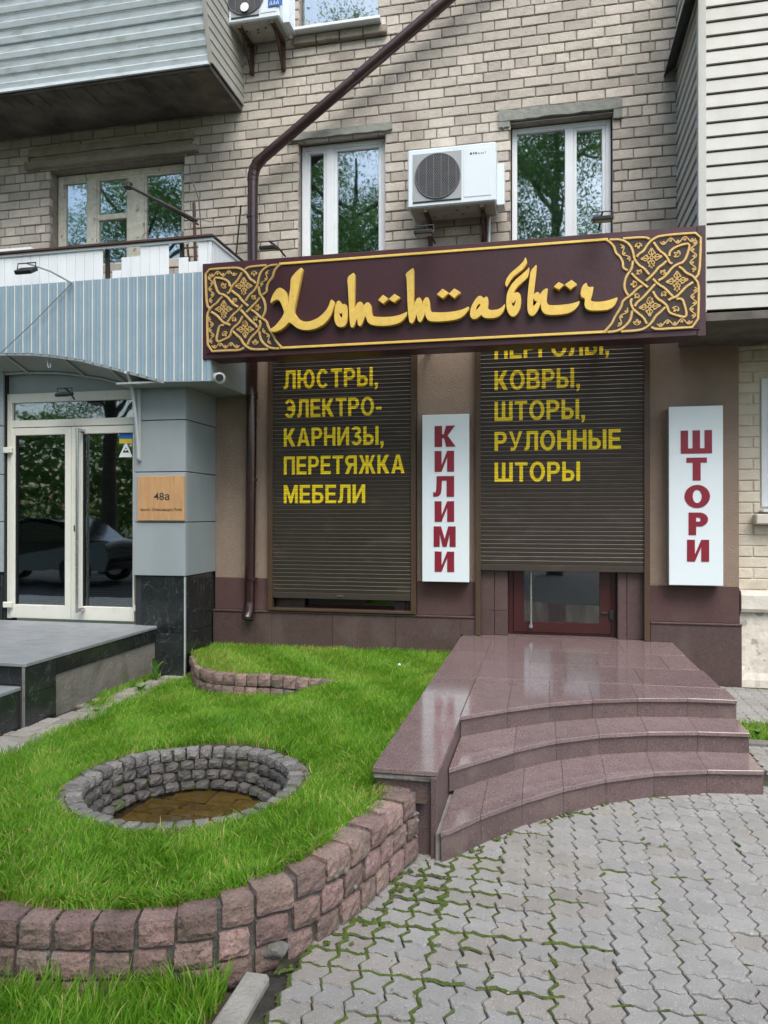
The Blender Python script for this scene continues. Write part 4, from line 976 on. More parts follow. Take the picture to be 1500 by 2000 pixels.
def quat(cx, cy, r):
    out = []
    for q in range(4):
        a = q*math.pi/2
        def T(u, v): return (cx+r*(u*math.cos(a)-v*math.sin(a)), cy+r*(u*math.sin(a)+v*math.cos(a)))
        out.append([T(.18, 0), T(.5, -.3), T(.62, -.16), T(1, 0), T(.62, .16), T(.5, .3), T(.18, 0)])
        out.append([T(.3, 0), T(.8, 0)]); out.append([T(.3, -.3), T(.5, -.3)])
        out.append([T(.18, 0), T(0, .18)])
    return out
for c_ in ((710, 480, 150), (385, 860, 150), (735, 1190, 150)): FINE += quat(*c_)
def leafm(cx, cy, ang, s):
    out = []
    for da, ln in ((-.7, .8), (0, 1.), (.7, .8)):
        a = ang+da; ex, ey = cx+math.cos(a)*s*ln, cy+math.sin(a)*s*ln; nx_, ny_ = -math.sin(a)*s*.16, math.cos(a)*s*.16
        out.append([(cx, cy), ((cx+ex)/2+nx_, (cy+ey)/2+ny_), (ex, ey), ((cx+ex)/2-nx_, (cy+ey)/2-ny_), (cx, cy)])
    return out
for c_ in ((880, 240, 1.57, 90), (580, 740, -2.2, 80), (570, 1000, 2.2, 80), (850, 690, -.8, 80), (880, 990, .8, 80), (900, 835, 0, 95), (710, 570, 1.57, 70), (385, 950, 1.57, 70), (730, 1110, -1.57, 70), (900, 1440, -1.57, 95), (350, 500, -.6, 100), (380, 1230, 1., 90)): FINE += leafm(*c_)
def scroll(x0, y0, x1, y1, amp, n):
    L = []; dx, dy = x1-x0, y1-y0; LL_ = math.hypot(dx, dy); nx_, ny_ = -dy/LL_, dx/LL_
    for i in range(n*8+1):
        t = i/(n*8); s = math.sin(t*n*math.pi)*amp; L.append((x0+dx*t+nx_*s, y0+dy*t+ny_*s))
    out = [L]
    for k in range(n):
        t = (k+.5)/n; sgn = 1 if k % 2 == 0 else -1; cx, cy = x0+dx*t+nx_*amp*.2*sgn, y0+dy*t+ny_*amp*.2*sgn
        out.append([(cx+math.cos(a)*amp*.45*(1-a/9), cy+math.sin(a)*amp*.45*(1-a/9)) for a in np.linspace(0, 6.2, 9)])
    return out
for c_ in ((150, 290, 600, 270, 42, 5), (170, 300, 190, 760, 38, 5), (165, 980, 195, 1420, 38, 5), (190, 1455, 640, 1450, 42, 5), (1120, 230, 1000, 490, 30, 3), (1030, 1170, 1160, 1430, 32, 3)): FINE += scroll(*c_)
def ribbon(L, hw, yf, yb, b, mirror, ox=390, oy=500, sc=8.333, smooth_=2):
    P = [at(ox+x/sc, oy+y/sc, yf) for x, y in L]
    if mirror: P = [(SX0+SX1-x, z) for x, z in P]
    closed = math.dist(L[0], L[-1]) < 1
    # sharp frame corners stay sharp
    if smooth_: P = smooth_path(P, smooth_)
    n = len(P); off = []
    for i in range(n):
        a = P[max(i-1, 0)]; c = P[min(i+1, n-1)]
        if closed and i in (0, n-1): a, c = P[-2], P[1]
        dx, dz = c[0]-a[0], c[1]-a[1]; L_ = math.hypot(dx, dz) or 1; off.append((-dz/L_, dx/L_))
    vs = []
    for (x, z), (nx_, nz_) in zip(P, off): vs += [(x-nx_*hw, yb, z-nz_*hw), (x-nx_*hw*.55, yf, z-nz_*hw*.55), (x+nx_*hw*.55, yf, z+nz_*hw*.55), (x+nx_*hw, yb, z+nz_*hw)]
    fs = [(4*i+k, 4*i+k+1, 4*i+k+5, 4*i+k+4) for i in range(n-1) for k in range(3)]+[(0, 1, 2, 3), tuple(range(4*n-4, 4*n))[::-1]]
    b.add(vs, fs)
DF = [(85,215),(600,180),(700,205),(790,150),(1100,140),(1260,130),(1200,240),(1180,340),(1120,400),(1080,500),(1085,575),(1020,620),(1065,800),(1060,900),(1015,990),(1090,1060),(1100,1140),(1190,1280),(1230,1380),(1340,1500),(1110,1512),(860,1520),(640,1530),(125,1550),(110,1000),(150,850),(105,790)]
for mir in (False, True):
    P = reg(DF, 390, 500, 8.333, YF-.002)
    if mir: P = [(SX0+SX1-x, z) for x, z in P][::-1]
    b = B(); b.prism(P, YF-.003, YF-.0005, 'y'); b.build('ornament_field', M['dark_field'], sg)
    for L in ST:
        b = B(); ribbon(L, .0118, YF-.014, YF-.003, b, mir, smooth_=1 if len(L) > 10 else 2); b.build('ornament_strand', M['gold_dark'], sg)
    b = B()
    for L in FINE: ribbon(L, .0058, YF-.009, YF-.003, b, mir, smooth_=1 if len(L) < 8 else 0)
    tag(b.build('fine_scrollwork', M['gold_dark'], sg), kind='stuff')
xa, za = at(390+1320/8.333, 500+118/8.333, YF-.01); xb = SX0+SX1-xa
cb('gold_border', 'gold', sg, xa-.02, xb+.02, YF-.012, YF-.0005, za-.012, za+.010, .003)
xa2, zb2 = at(390+1340/8.333, 500+1492/8.333, YF-.01)
cb('gold_border', 'gold', sg, xa2-.02, SX0+SX1-xa2+.02, YF-.012, YF-.0005, zb2-.011, zb2+.011, .003)

# ================================================================== apartment building wall
bl = thing('apartment_building', 'pale silicate brick apartment wall above and beside the shop', 'building', (-2, 7.38, 0))
W = {'w1': (-5.44, -3.80, 4.3, 5.43), 'w2': (-2.505, -1.575, 3.9, 5.45), 'w3': (-.315, .65, 3.9, 5.40)}
w1b = (-2.5, -1.65, 6.62, 7.8)        # window above, only its sill shows
op = list(W.values())+[w1b]
# mortar backing as strips around openings
def strips(x0, x1, z0, z1, holes):
    xs = sorted({x0, x1, *[h[0] for h in holes if x0 < h[0] < x1], *[h[1] for h in holes if x0 < h[1] < x1]})
    for a, b_ in zip(xs, xs[1:]):
        hs = sorted([(h[2], h[3]) for h in holes if h[0] <= (a+b_)/2 <= h[1]])
        z = z0
        for h0, h1 in hs:
            if h0 > z: yield a, b_, z, h0
            z = max(z, h1)
        if z < z1: yield a, b_, z, z1
b = B()
for a, b_, z0, z1 in strips(-9, 5.5, 3.3, 9.0, op): b.box(a, b_, D0+.012, D0+.36, z0, z1)
b.box(XE+.0, 5.5, D0+.012, D0+.36, .62, 3.3)
b.build('mortar_wall', M['mortar'], bl)
# bricks
BW, BH, JT = .25, .088, .012
def brick_mesh(w_, seed, m='brick', h_=BH, chip=.0022):
    random.seed(1000+seed); q = B().cbox(0, w_, -.0, .05, 0, h_, random.uniform(.003, .006), chip); me = q.mesh('brick', M[m]); return me
BMs = [brick_mesh(BW, i) for i in range(7)]; HMs = [brick_mesh(.119, 20+i) for i in range(4)]
items = []
row = 0; z = 3.84
rs = random.Random(5)
while z < 7.7:
    header = (row % 6 == 3)
    wf = .119 if header else BW
    x = -6.35+((row % 2)*(wf+JT)/2)+rs.uniform(-.015, .015)
    while x < 1.24:
        wi = wf
        segs = [(x, min(x+wi, 1.228))]
        for h in op:
            if z+BH*.5 > h[2]-.0 and z+BH*.5 < h[3]:
                ns = []
                for (a, c) in segs:
                    if c <= h[0] or a >= h[1]: ns.append((a, c)); continue
                    if a < h[0]-.02: ns.append((a, h[0]))
                    if c > h[1]+.02: ns.append((h[1], c))
                segs = ns
        for a, c in segs:
            if c-a > .025: items.append((a, c, z, header))
        x += wi+JT
    z += BH+JT; row += 1
def bkey(it):
    a, c, z, h = it; px, py, d = proj((a+c)/2, D0, z)
    vis = -20 < px < 1340 and -20 < py < 520 and not ((a < -3.15 and z > 5.75))
    sign_top = 512-.0791*(px-392)
    vis = vis and py < sign_top+10
    return ((c-a)/d if vis else (c-a)*.001)
items.sort(key=bkey, reverse=True)
bb = B()
random.seed(3)
for n_, (a, c, z, h) in enumerate(items):
    pool = HMs if h else BMs; me = pool[n_ % len(pool)]; w0 = .119 if h else BW; k = (c-a)/w0
    ya, za_ = D0+random.uniform(-.003, .003), z+random.uniform(-.002, .002)
    if n_ < 296: put('brick', me, bl, (a, ya, za_), random.uniform(-.006, .006), (k, 1, 1) if abs(k-1) > .01 else None)
    else:
        bb.cur = random.random(); bb.add([(a+v.co.x*k, ya+v.co.y, za_+v.co.z) for v in me.vertices], [tuple(p.vertices) for p in me.polygons])
tag(bb.build('brick_remainder', M['brick'], bl), kind='stuff')
# right cream painted part
cbk = thing('cream_wall', 'cream painted brick wall right of the shop front with peeling plaster base', 'wall', (1.9, 7.38, 0))
z = .87; row = 0
while z < 3.25:
    x = XE+.012-(row % 2)*.13
    while x < 2.6:
        a, c = max(x, XE+.006), x+BW
        if c-a > .03:
            if z+.05 > 1.6 and z < 2.82 and a > 1.9: pass
            else:
                if z+.05 > 1.6 and z < 2.82: c = min(c, 1.935)
                if c-a > .03: q = B().cbox(a, c, D0-.02+random.uniform(-.003, .003), D0+.03, z, z+BH+.003, .006, .002); q.build('brick', M['cream_brick'], cbk)
        x += BW+.011
    z += BH+JT; row += 1
B().box(XE+.004, 5, D0-.008, D0+.011, .66, 3.3).build('painted_joints', M['cream_brick'], cbk)
b = B(); b.prism([(D0-.1, .67), (D0-.115, .7), (D0-.115, .82), (D0-.09, .86), (D0+.0, .865), (D0+.0, .67)], XE+.016, 5, 'x'); b.build('ledge', M['cream_plaster'], cbk)
# lumpy plaster base
b = B(); nx_, nz2 = 40, 14; vs = []
for i in range(nx_+1):
    for k in range(nz2+1):
        X, Z = XE+.02+i*.04, -.2+k*(.87/nz2)
        vs.append((X, D0-.05+random.uniform(-.005, .005)-(.02 if Z < .12+.05*math.sin(X*9) else 0), Z))
b.add(vs, [(i*(nz2+1)+k, (i+1)*(nz2+1)+k, (i+1)*(nz2+1)+k+1, i*(nz2+1)+k+1) for i in range(nx_) for k in range(nz2)]); b.build('plaster_base', M['cream_plaster'], cbk)
wsr = thing('side_window', 'white framed window at the right edge in the cream wall', 'window', (2.2, 7.38, 1.6))
cb('frame', 'win_white', wsr, 1.945, 2.0, D0-.03, D0+.05, 1.625, 2.8); cb('frame', 'win_white', wsr, 2.0, 2.9, D0-.03, D0+.05, 1.625, 1.69); cb('frame', 'win_white', wsr, 2.0, 2.9, D0-.03, D0+.05, 2.74, 2.8)
cb('pane', 'glass', wsr, 2.0, 2.9, D0, D0+.006, 1.69, 2.74, .001); cb('sill', 'cream_plaster', wsr, 1.866, 3, D0-.16, D0-.03, 1.465, 1.56, .012); cb('drip_ledge', 'win_white', wsr, 1.93, 3, D0-.13, D0+.0, 1.575, 1.6, .006)

# windows
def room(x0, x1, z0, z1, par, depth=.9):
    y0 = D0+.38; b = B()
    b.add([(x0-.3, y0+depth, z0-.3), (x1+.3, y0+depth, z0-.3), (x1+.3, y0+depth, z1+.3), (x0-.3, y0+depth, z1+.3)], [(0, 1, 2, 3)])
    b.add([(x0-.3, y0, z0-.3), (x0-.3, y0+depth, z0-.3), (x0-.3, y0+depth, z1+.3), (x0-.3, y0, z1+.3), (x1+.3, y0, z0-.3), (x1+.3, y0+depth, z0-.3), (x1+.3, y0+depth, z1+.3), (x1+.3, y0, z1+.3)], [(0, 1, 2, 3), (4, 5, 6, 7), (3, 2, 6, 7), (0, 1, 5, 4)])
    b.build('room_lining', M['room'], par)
def curtain(x0, x1, z0, z1, y, par, m='curtain', nf=9):
    b = B(); n = nf*4; vs = []
    for i in range(n+1):
        x = x0+(x1-x0)*i/n; yy_ = y+.022*math.sin(i/4*2*math.pi)+.01*math.sin(i*.7)
        vs += [(x, yy_, z0), (x, yy_, z1)]
    b.add(vs, [(2*i, 2*i+2, 2*i+3, 2*i+1) for i in range(n)]); b.build('curtain', M[m], par, True)
def window(key, fr_m, cols, yrec, t=.055, label='', curtains=(), name='window', transom=None, mulw=.05):
    x0, x1, z0, z1 = W[key]; par = bpy.data.objects.new(name, None)
    f = B(); f.cbox(x0+.01, x0+.01+t, D0+yrec, D0+yrec+.07, z0, z1-.01, .004); win = f.build('window', M[fr_m], bl)
    if label: win['label'] = label
    def fb(a, b_, c, d, y=0., nm='frame', m=fr_m): return B().cbox(a, b_, D0+yrec+y, D0+yrec+.065+y, c, d, .004).build(nm, M[m], win)
    fb(x1-.01-t, x1-.01, z0, z1-.01); fb(x0+.01+t, x1-.01-t, z1-.01-t, z1-.01); fb(x0+.01+t, x1-.01-t, z0, z0+t)
    for (a, b_, w_) in cols: fb(a, a+w_, z0+t, z1-.01-t, -.004, 'mullion')
    edges = [x0+.01+t]+[e for (a, _, w_) in cols for e in (a, a+w_)]+[x1-.01-t]
    for i in range(0, len(edges), 2):
        a, c = edges[i], edges[i+1]
        # sash around each pane
        s_ = .032 if fr_m == 'win_white' else .02
        if not (fr_m == 'win_white' and (c-a) > .42 and key == 'w3'):
            fb(a, a+s_, z0+t, z1-.01-t, .006, 'sash'); fb(c-s_, c, z0+t, z1-.01-t, .006, 'sash'); fb(a+s_, c-s_, z1-.01-t-s_, z1-.01-t, .006, 'sash'); fb(a+s_, c-s_, z0+t, z0+t+s_, .006, 'sash')
        B().cbox(a, c, D0+yrec+.03, D0+yrec+.036, z0+t, z1-.01-t, .001).build('pane', M['glass'], win)
        if transom == i//2: fb(a+s_, c-s_, 4.88, 4.94, -.002, 'transom')
    for (a, c, m_) in curtains: curtain(a, c, z0, z1, D0+.27, win, m_)
    room(x0, x1, z0, z1, win)
    b = B()      # reveals
    for a in (x0-.001, x1+.001): b.add([(a, D0+.0, z0), (a, D0+.37, z0), (a, D0+.37, z1), (a, D0+.0, z1)], [(0, 1, 2, 3)])
    b.add([(x0, D0, z1+.001), (x1, D0, z1+.001), (x1, D0+.37, z1+.001), (x0, D0+.37, z1+.001)], [(0, 1, 2, 3)]); b.build('reveal', M['lintel' if fr_m == 'old_wood' else 'cream_plaster'], win)
    return win
X = lambda px, D=7.5: at(px, 400, D)[0]
w1 = window('w1', 'old_wood', [(X(169), 0, .115), (X(248), 0, .2)], .13, .07, 'old cream wooden window above the small balcony', [(-4.35, -3.8, 'curtain')], transom=1)
w2 = window('w2', 'win_white', [(X(638), 0, .085)], .1, .05, 'white plastic window between the downpipe and the air conditioner', [(-2.5, -2.25, 'curtain'), (-2.1, -1.6, 'curtain')])
w3 = window('w3', 'win_white', [(X(1104), 0, .08)], .1, .05, 'white plastic window under a grey lintel right of the air conditioner', [(-.3, .65, 'curtain')])
def lint(x0, x1, z0, z1, m='lintel', y=-.03, name='lintel'):
    n = 16; top = [(x0+(x1-x0)*i/n, z1+random.uniform(-.006, .006)) for i in range(n+1)]; bot = [(x1-(x1-x0)*i/n, z0+random.uniform(-.006, .006)) for i in range(n+1)]
    b = B(); b.prism(top+bot, D0+y, D0+.1, 'y'); b.build(name, M[m], bl)
lint(-.43, .735, 5.42, 5.52); lint(.655, .735, 5.33, 5.42, y=-.025); lint(-.43, -.32, 5.36, 5.42, y=-.025)
lint(-2.6, -1.5, 5.46, 5.535); lint(-5.72, -3.62, 5.45, 5.52, 'ledge', -.07); lint(-5.66, -3.7, 5.52, 5.58, 'ledge', -.04); lint(-5.68, -3.68, 5.585, 5.67, 'ledge', -.055)
# upper window sill
cb('window_sill', 'win_white', bl, -2.56, -1.6, D0-.14, D0+.05, 6.53, 6.565, .005)
for i in range(4): B().cbox(-2.54+i*.25, -2.3+i*.25, D0-.06, D0+.05, 6.44, 6.52, .006, .002).build('sill_brick', M['ledge'], bl)
cb('upper_pane', 'glass', bl, -2.5, -1.65, D0+.1, D0+.106, 6.66, 7.7, .001); cb('upper_frame', 'win_white', bl, -2.5, -1.65, D0+.09, D0+.15, 6.6, 6.66, .004)
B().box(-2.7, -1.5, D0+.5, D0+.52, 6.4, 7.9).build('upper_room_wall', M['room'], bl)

# ---- right bay (balcony cladding)
bay = thing('right_balcony', 'enclosed balcony clad in pale horizontal siding at upper right', 'balcony', (1.23, 6.32, 3.17))
BX = 1.232; BP_ = .116
prof = [(0, -.0), (.004, -.014), (.09, -.004), (.104, -.001), (.108, .006)]
def siding_mesh(x0, x1, m, axis):
    b = B(); n = len(prof)
    vs = [((x0, y, z) if axis == 'x' else (-0+y, x0, z)) for z, y in prof]+[((x1, y, z) if axis == 'x' else (y, x1, z)) for z, y in prof]
    b.add(vs, [(i, i+1, n+i+1, n+i) for i in range(n-1)]); return b.mesh('siding_board', M[m])
sf = siding_mesh(BX+.03, 4.5, 'bay', 'x'); ss = siding_mesh(6.385, D0, 'bay_side', 'y')
# side boards face -X
k = 0; z = 3.19
while z < 6.7:
    put('siding_board', sf, bay, (0, 6.362, z)); 
    o = put('siding_board', ss, bay, (BX, 0, z)); z += BP_
cb('corner_trim', 'bay', bay, BX-.018, BX+.045, 6.339, 6.4, 3.17, 6.7, .004)
B().box(BX+.02, 4.5, 6.378, D0-.02, 3.2, 6.7).build('balcony_core', M['white_side'], bay)
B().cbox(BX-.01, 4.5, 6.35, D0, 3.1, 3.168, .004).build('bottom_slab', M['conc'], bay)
b = B(); b.add([(1.11, D0, 5.69), (1.11, 5.7, 5.69), (1.235, 5.7, 5.80), (1.235, D0, 5.80), (1.11, D0, 5.675), (1.11, 5.7, 5.675), (1.235, 5.7, 5.78), (1.235, D0, 5.78)], [(0, 1, 2, 3), (4, 7, 6, 5), (0, 4, 5, 1), (1, 5, 6, 2), (0, 3, 7, 4)]); b.build('flashing', M['flash'], bay)

# ---- top-left balcony
tl = thing('upper_balcony', 'upper left balcony clad in blue grey metal siding with dark concrete underside', 'balcony', (-4.5, 6.6, 5.86))
TX = -3.12; zb0 = 5.9
lean = -.28
prof2 = [(0, 0), (.003, -.02), (.05, -.022), (.062, -.008), (.115, -.006), (.125, -.001)]
b = B(); n = len(prof2); vs = [(x, y+lean*z, z) for x in (-7.6, TX-.005) for z, y in prof2]; b.add(vs, [(i, i+1, n+i+1, n+i) for i in range(n-1)]); sm_ = b.mesh('siding_board', M['tl'])
for k in range(9): put('siding_board', sm_, tl, (0, 6.6+lean*.128*k, zb0+.128*k))
M['tl_side'] = mat('grey beige side siding', (.42, .42, .37), (.36, .36, .32), 6, .5, .05, 30, .05)
for k in range(11):
    z0 = zb0+.1*k; y0 = 6.6+lean*(z0-zb0)+.01
    b = B(); b.add([(TX, y0, z0), (TX+.012, y0, z0+.003), (TX+.004, y0-.02, z0+.098), (TX, D0, z0), (TX+.012, D0, z0+.003), (TX+.004, D0, z0+.098)], [(0, 1, 4, 3), (1, 2, 5, 4)]); b.build('side_board', M['tl_side'], tl)
B().tube([(TX+.005, 6.585, zb0-.02), (TX+.005, 6.585+lean*1.2, zb0+1.18)], .022, 4).build('corner_trim', M['tl_side'], tl)
cb('bottom_trim', 'tl', tl, -7.6, TX, 6.57, 6.595, zb0-.035, zb0-.002, .003)
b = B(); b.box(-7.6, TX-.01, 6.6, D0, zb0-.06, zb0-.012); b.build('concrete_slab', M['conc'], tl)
for i in range(14):
    xx = -6.2+i*.22+random.uniform(-.04, .04); cb('slab_rib', 'conc', tl, xx, xx+random.uniform(.05, .12), 6.62, 6.66+random.uniform(.1, .3), zb0-.072, zb0-.0605, .003)
b = B(); b.add([(TX-.02, 6.62, zb0), (TX-.02, D0, zb0), (TX-.02, D0, 7.1), (TX-.02, 6.3, 7.1)], [(0, 1, 2, 3)]); b.build('balcony_core', M['gap'], tl)

# ================================================================== left entrance
ent = thing('entrance_bay', 'grey panelled entrance bay at left with dark marble base', 'building front', (-3.6, 6.6, 0))
PXr, PXl, DP = -3.379, -3.935, 6.6
zj = [at(362, y_, DP)[1] for y_ in (1126, 1020, 921, 819, 700)]
for z0, z1 in zip(zj, zj[1:]):
    cb('cladding_panel', 'clad', ent, PXl, PXr, DP, DP+.03, z0+.004, z1-.004, .003)
    cb('cladding_panel', 'clad', ent, PXr-.028, PXr, DP+.031, 7.279, z0+.004, z1-.004, .003)
    cb('cladding_panel', 'clad', ent, -8, -5.475, 6.68, 6.71, z0+.004, z1-.004, .003)
B().box(PXl+.005, PXr-.03, DP+.035, 7.5, 0, 3.1).build('pillar_core', M['gap'], ent)
B().box(-8, -5.475, 6.72, 6.9, 0, 3.1).build('jamb_core', M['gap'], ent)
for (z0, z1) in ((-.1, at(362, 1238, DP)[1]), (at(362, 1238, DP)[1], zj[0])):
    cb('marble_tile', 'black_tile', ent, PXl+.085, PXr-.018, DP+.012, DP+.034, z0+.003, z1-.003, .002)
    ym = 7.05
    cb('marble_tile', 'black_tile', ent, PXr-.04, PXr-.016, DP+.036, ym-.002, z0+.003, z1-.003, .002); cb('marble_tile', 'black_tile', ent, PXr-.04, PXr-.016, ym+.002, 7.225, z0+.003, z1-.003, .002)
cb('marble_tile', 'black_tile', ent, -8, -5.49, 6.69, 6.715, .47, .93, .002)
cb('corner_strip', 'pale_metal', ent, PXr-.018, PXr-.008, DP+.006, DP+.035, -.1, zj[0]-.003, .002)
cb('cladding_panel', 'clad', ent, -5.474, PXl-.002, 6.77, 6.79, 2.78, 3.25, .003); B().box(-5.474, PXl+.01, 6.795, 6.83, 2.7, 3.3).build('lintel_core', M['gap'], ent)
# doors
dr = thing('entrance_door', 'white framed glass double door with blinds at the top of the left porch', 'door', (-4.7, 6.76, .47))
dx0, dx1 = -5.469, -3.935; yd = 6.75; zD = .475
cb('frame', 'door_white', dr, dx0, dx0+.055, yd-.01, yd+.06, zD, 2.81); cb('frame', 'door_white', dr, dx1-.06, dx1, yd-.01, yd+.06, zD, 2.81)
zt0 = at(150, 818, yd)[1]; zt1 = at(150, 783, yd)[1]
cb('frame', 'door_white', dr, dx0+.055, dx1-.06, yd-.01, yd+.06, zt1+.0, 2.81); cb('frame', 'door_white', dr, dx0+.055, dx1-.06, yd-.01, yd+.06, at(150, 832, yd)[1], zt0)
cb('transom_pane', 'door_glass', dr, dx0+.055, dx1-.06, yd+.02, yd+.026, zt0, zt1, .001)
zh = at(150, 834, yd)[1]
def leaf(a, b_, px0, px1, nm):
    f = cb('door_leaf', 'door_white', dr, a, px0, yd-.03, yd+.03, zD+.01, zh)
    B().cbox(px1, b_, yd-.03, yd+.03, zD+.01, zh, .004).build('stile', M['door_white'], f)
    z0, z1 = at(80, 1181, yd)[1], at(80, 850, yd)[1]
    B().cbox(px0, px1, yd-.029, yd+.03, zD+.01, z0, .004).build('rail', M['door_white'], f); B().cbox(px0, px1, yd-.029, yd+.03, z1, zh, .004).build('rail', M['door_white'], f)
    B().cbox(px0, px1, yd+.0, yd+.006, z0, z1, .001).build('pane', M['door_glass'], f)
    for q in (px0+.002, px1-.008): B().box(q, q+.006, yd-.02, yd-.001, z0, z1).build('glazing_bead', M['black_plastic'], f)
    sb = B(); z = z0+.01
    while z < z1: sb.add([(px0+.01, yd+.05, z), (px1-.01, yd+.05, z), (px1-.01, yd+.066, z+.012), (px0+.01, yd+.066, z+.012)], [(0, 1, 2, 3)]); z += .0215
    for q in (.25, .75): sb.box(px0+(px1-px0)*q-.002, px0+(px1-px0)*q+.002, yd+.045, yd+.048, z0, z1)
    tag(sb.build('venetian_blind', M['blind'], f), kind='stuff')
    return f
X_ = lambda px: at(px, 1000, yd)[0]
lf1 = leaf(dx0+.058, X_(142)-.002, X_(33), X_(130), 'l'); lf2 = leaf(X_(142)+.002, dx1-.062, X_(164), X_(262), 'r')
hx = X_(161)-.0
B().tube([(hx, yd-.09, zD+.09), (hx, yd-.09, zh-.02)], .014, 10).build('pull_bar', M['steel'], dr, True)
for z in (zD+.12, zh-.05): B().tube([(hx+.035, yd-.1, z), (hx+.035, yd-.03, z)], .02, 10).build('bar_mount', M['steel'], dr, True)
cb('keyhole', 'black_plastic', dr, X_(149)-.008, X_(149)+.008, yd-.034, yd-.0295, at(149, 1038, yd)[1], at(149, 1026, yd)[1], .003)
for z in (at(20, 880, yd)[1], at(20, 1180, yd)[1]): cb('hinge', 'door_white', dr, dx0-.012, dx0+.09, yd-.06, yd-.03, z-.03, z+.03, .006); 
cb('hinge', 'door_white', dr, dx1-.055, dx1-.03, yd-.05, yd-.012, at(20, 1180, yd)[1]-.03, at(20, 1180, yd)[1]+.03, .005)
B().box(dx0-2.5, dx1+.4, yd+.6, yd+.62, .4, 3.2).build('lobby_wall', M['dark_in'], dr)
cb('sticker', 'sticker_blue', dr, X_(233), X_(260), yd-.0035, yd-.001, at(247, 857, yd)[1], at(247, 846, yd)[1], .0005); cb('sticker', 'sticker_yellow', dr, X_(233), X_(260), yd-.0035, yd-.001, at(247, 866, yd)[1], at(247, 857.1, yd)[1], .0005)
b = B(); xa, zb_ = at(232, 893, yd); xb, _ = at(259, 893, yd); xm, zt = at(246, 866.5, yd); b.prism([(xa, zb_), (xb, zb_), (xm+.01, zt), (xm-.01, zt)], yd-.004, yd-.001, 'y'); b.build('warning_sticker', M['sticker_white'], dr)
b = B(); b.prism([(xm-.035, zb_+.045), (xm+.035, zb_+.045), (xm+.02, zb_+.075), (xm, zb_+.06), (xm-.02, zb_+.075)], yd-.0045, yd-.0039, 'y'); b.prism([(xm-.012, zb_+.08), (xm+.012, zb_+.08), (xm, zb_+.1)], yd-.0045, yd-.0039, 'y'); b.build('sticker_print', M['ink'], dr)

# box over the pillar, fascia, balcony
cp = thing('entrance_canopy', 'blue grey profiled steel canopy fascia arching over the left entrance', 'canopy', (-4.2, 6.35, 2.8))
DFc = 6.35; FX1 = -3.0
ARCH = [(-8, 3.05), (-6.4, 3.10), (-5.6, 3.135), (-5.23, 3.143), (-4.9, 3.128), (-4.66, 3.10), (-4.35, 3.045), (-4.11, 2.98), (-3.8, 2.895), (-3.47, 2.80), (-3.46, 2.795), (FX1, 2.785)]
def zarch(x): return interp(ARCH, x)
b = B(); lines_ = B(); x = -8.0; pr = []
RIB = .0945
while x < FX1-.002:
    for dx, dy in ((0, 0), (.004, -.012), (.016, -.012), (.024, 0), (.045, 0), (.05, -.005), (.058, -.005), (.063, 0)):
        if x+dx < FX1: pr.append((x+dx, dy))
    lines_.add([(x-.003, DFc-.0006, zarch(x)+.002), (x+.0042, DFc-.0128, zarch(x)+.002), (x+.0125, DFc-.0128, zarch(x)+.002), (x-.003, DFc-.0006, 3.798), (x+.0042, DFc-.0128, 3.798), (x+.0125, DFc-.0128, 3.798)], [(0, 1, 4, 3), (1, 2, 5, 4)])  # thin strips over the ribs, their lit flank painted in as pale colour
    x += RIB
pr.append((FX1, 0)); pr = [p for i, p in enumerate(pr) if i == 0 or p[0] > pr[i-1][0]+1e-4]
vs = []
for (px_, dy) in pr: vs += [(px_, DFc+dy, zarch(px_)), (px_, DFc+dy, 3.8)]
b.add(vs, [(2*i, 2*i+2, 2*i+3, 2*i+1) for i in range(len(pr)-1)]); b.build('profiled_sheet', M['fascia'], cp)
tag(lines_.build('rib_highlight', M['fascia_lit_side'], cp), kind='stuff')
# soffit vault
b = B(); xs = np.linspace(-6.6, -3.47, 26)
vs = []
for x in xs: vs += [(x, DFc+.02, zarch(x)+.004), (x, 6.769, zarch(x)-.12*sm((-3.3-x)/.8))]
b.add(vs, [(2*i, 2*i+1, 2*i+3, 2*i+2) for i in range(len(xs)-1)]); b.build('vaulted_soffit', M['soffit'], cp)
for i in (0, 1):
    y_ = DFc+.012 if i == 0 else 6.72; dz = (0, -.11)[i]
    B().tube([(x, y_, zarch(x)+dz*sm((-3.3-x)/.8)-.01) for x in xs], .013, 6).build('arch_rail', M['pale_metal'], cp, True)
for x in (-5.9, -5.2, -4.55, -4.05): B().tube([(x, DFc+.02, zarch(x)-.012), (x, 6.75, zarch(x)-.12*sm((-3.3-x)/.8)-.012)], .012, 6).build('cross_bar', M['pale_metal'], cp, True)
# box (side + bottom)
cb('side_panel', 'clad', cp, FX1-.03, FX1-.002, DFc+.016, DS-.001, 2.79, 3.8, .003)
cb('bottom_panel', 'soffit', cp, PXr-.6, FX1-.032, DFc+.016, DS-.001, 2.79, 2.81, .003)
# curved bracket
bx = -3.86
zt_ = 2.93; pth = []
for i in range(13):
    a = i/12*math.pi/2; pth.append((bx, DP-.02-.0-(.62-.3)*(1-math.cos(a)) if False else DP-.03-.26*math.sin(a)**1.3*1.0, 2.12+(zt_-2.12)*(1-math.cos(a))**.75 if a > 0 else 2.12))
pth = [(bx, DP-.03-.235*(a/1.571)**1.35, 2.1+.80*math.sin(a)) for a in np.linspace(0, math.pi/2, 14)]
B().tube(pth, .016, 6).build('curved_bracket', M['pale_metal'], cp, True)
cb('bracket_post', 'pale_metal', cp, bx-.014, bx+.016, DP-.03, DP-.001, 2.08, 2.78, .003)
B().tube([(-4.75+.0, 6.4, 3.09), (-4.74, 6.4, 3.02), (-4.73, 6.4, 2.99), (-4.71, 6.4, 2.99), (-4.71, 6.4, 3.03)], .006, 6).build('hook', M['pale_metal'], cp, True)

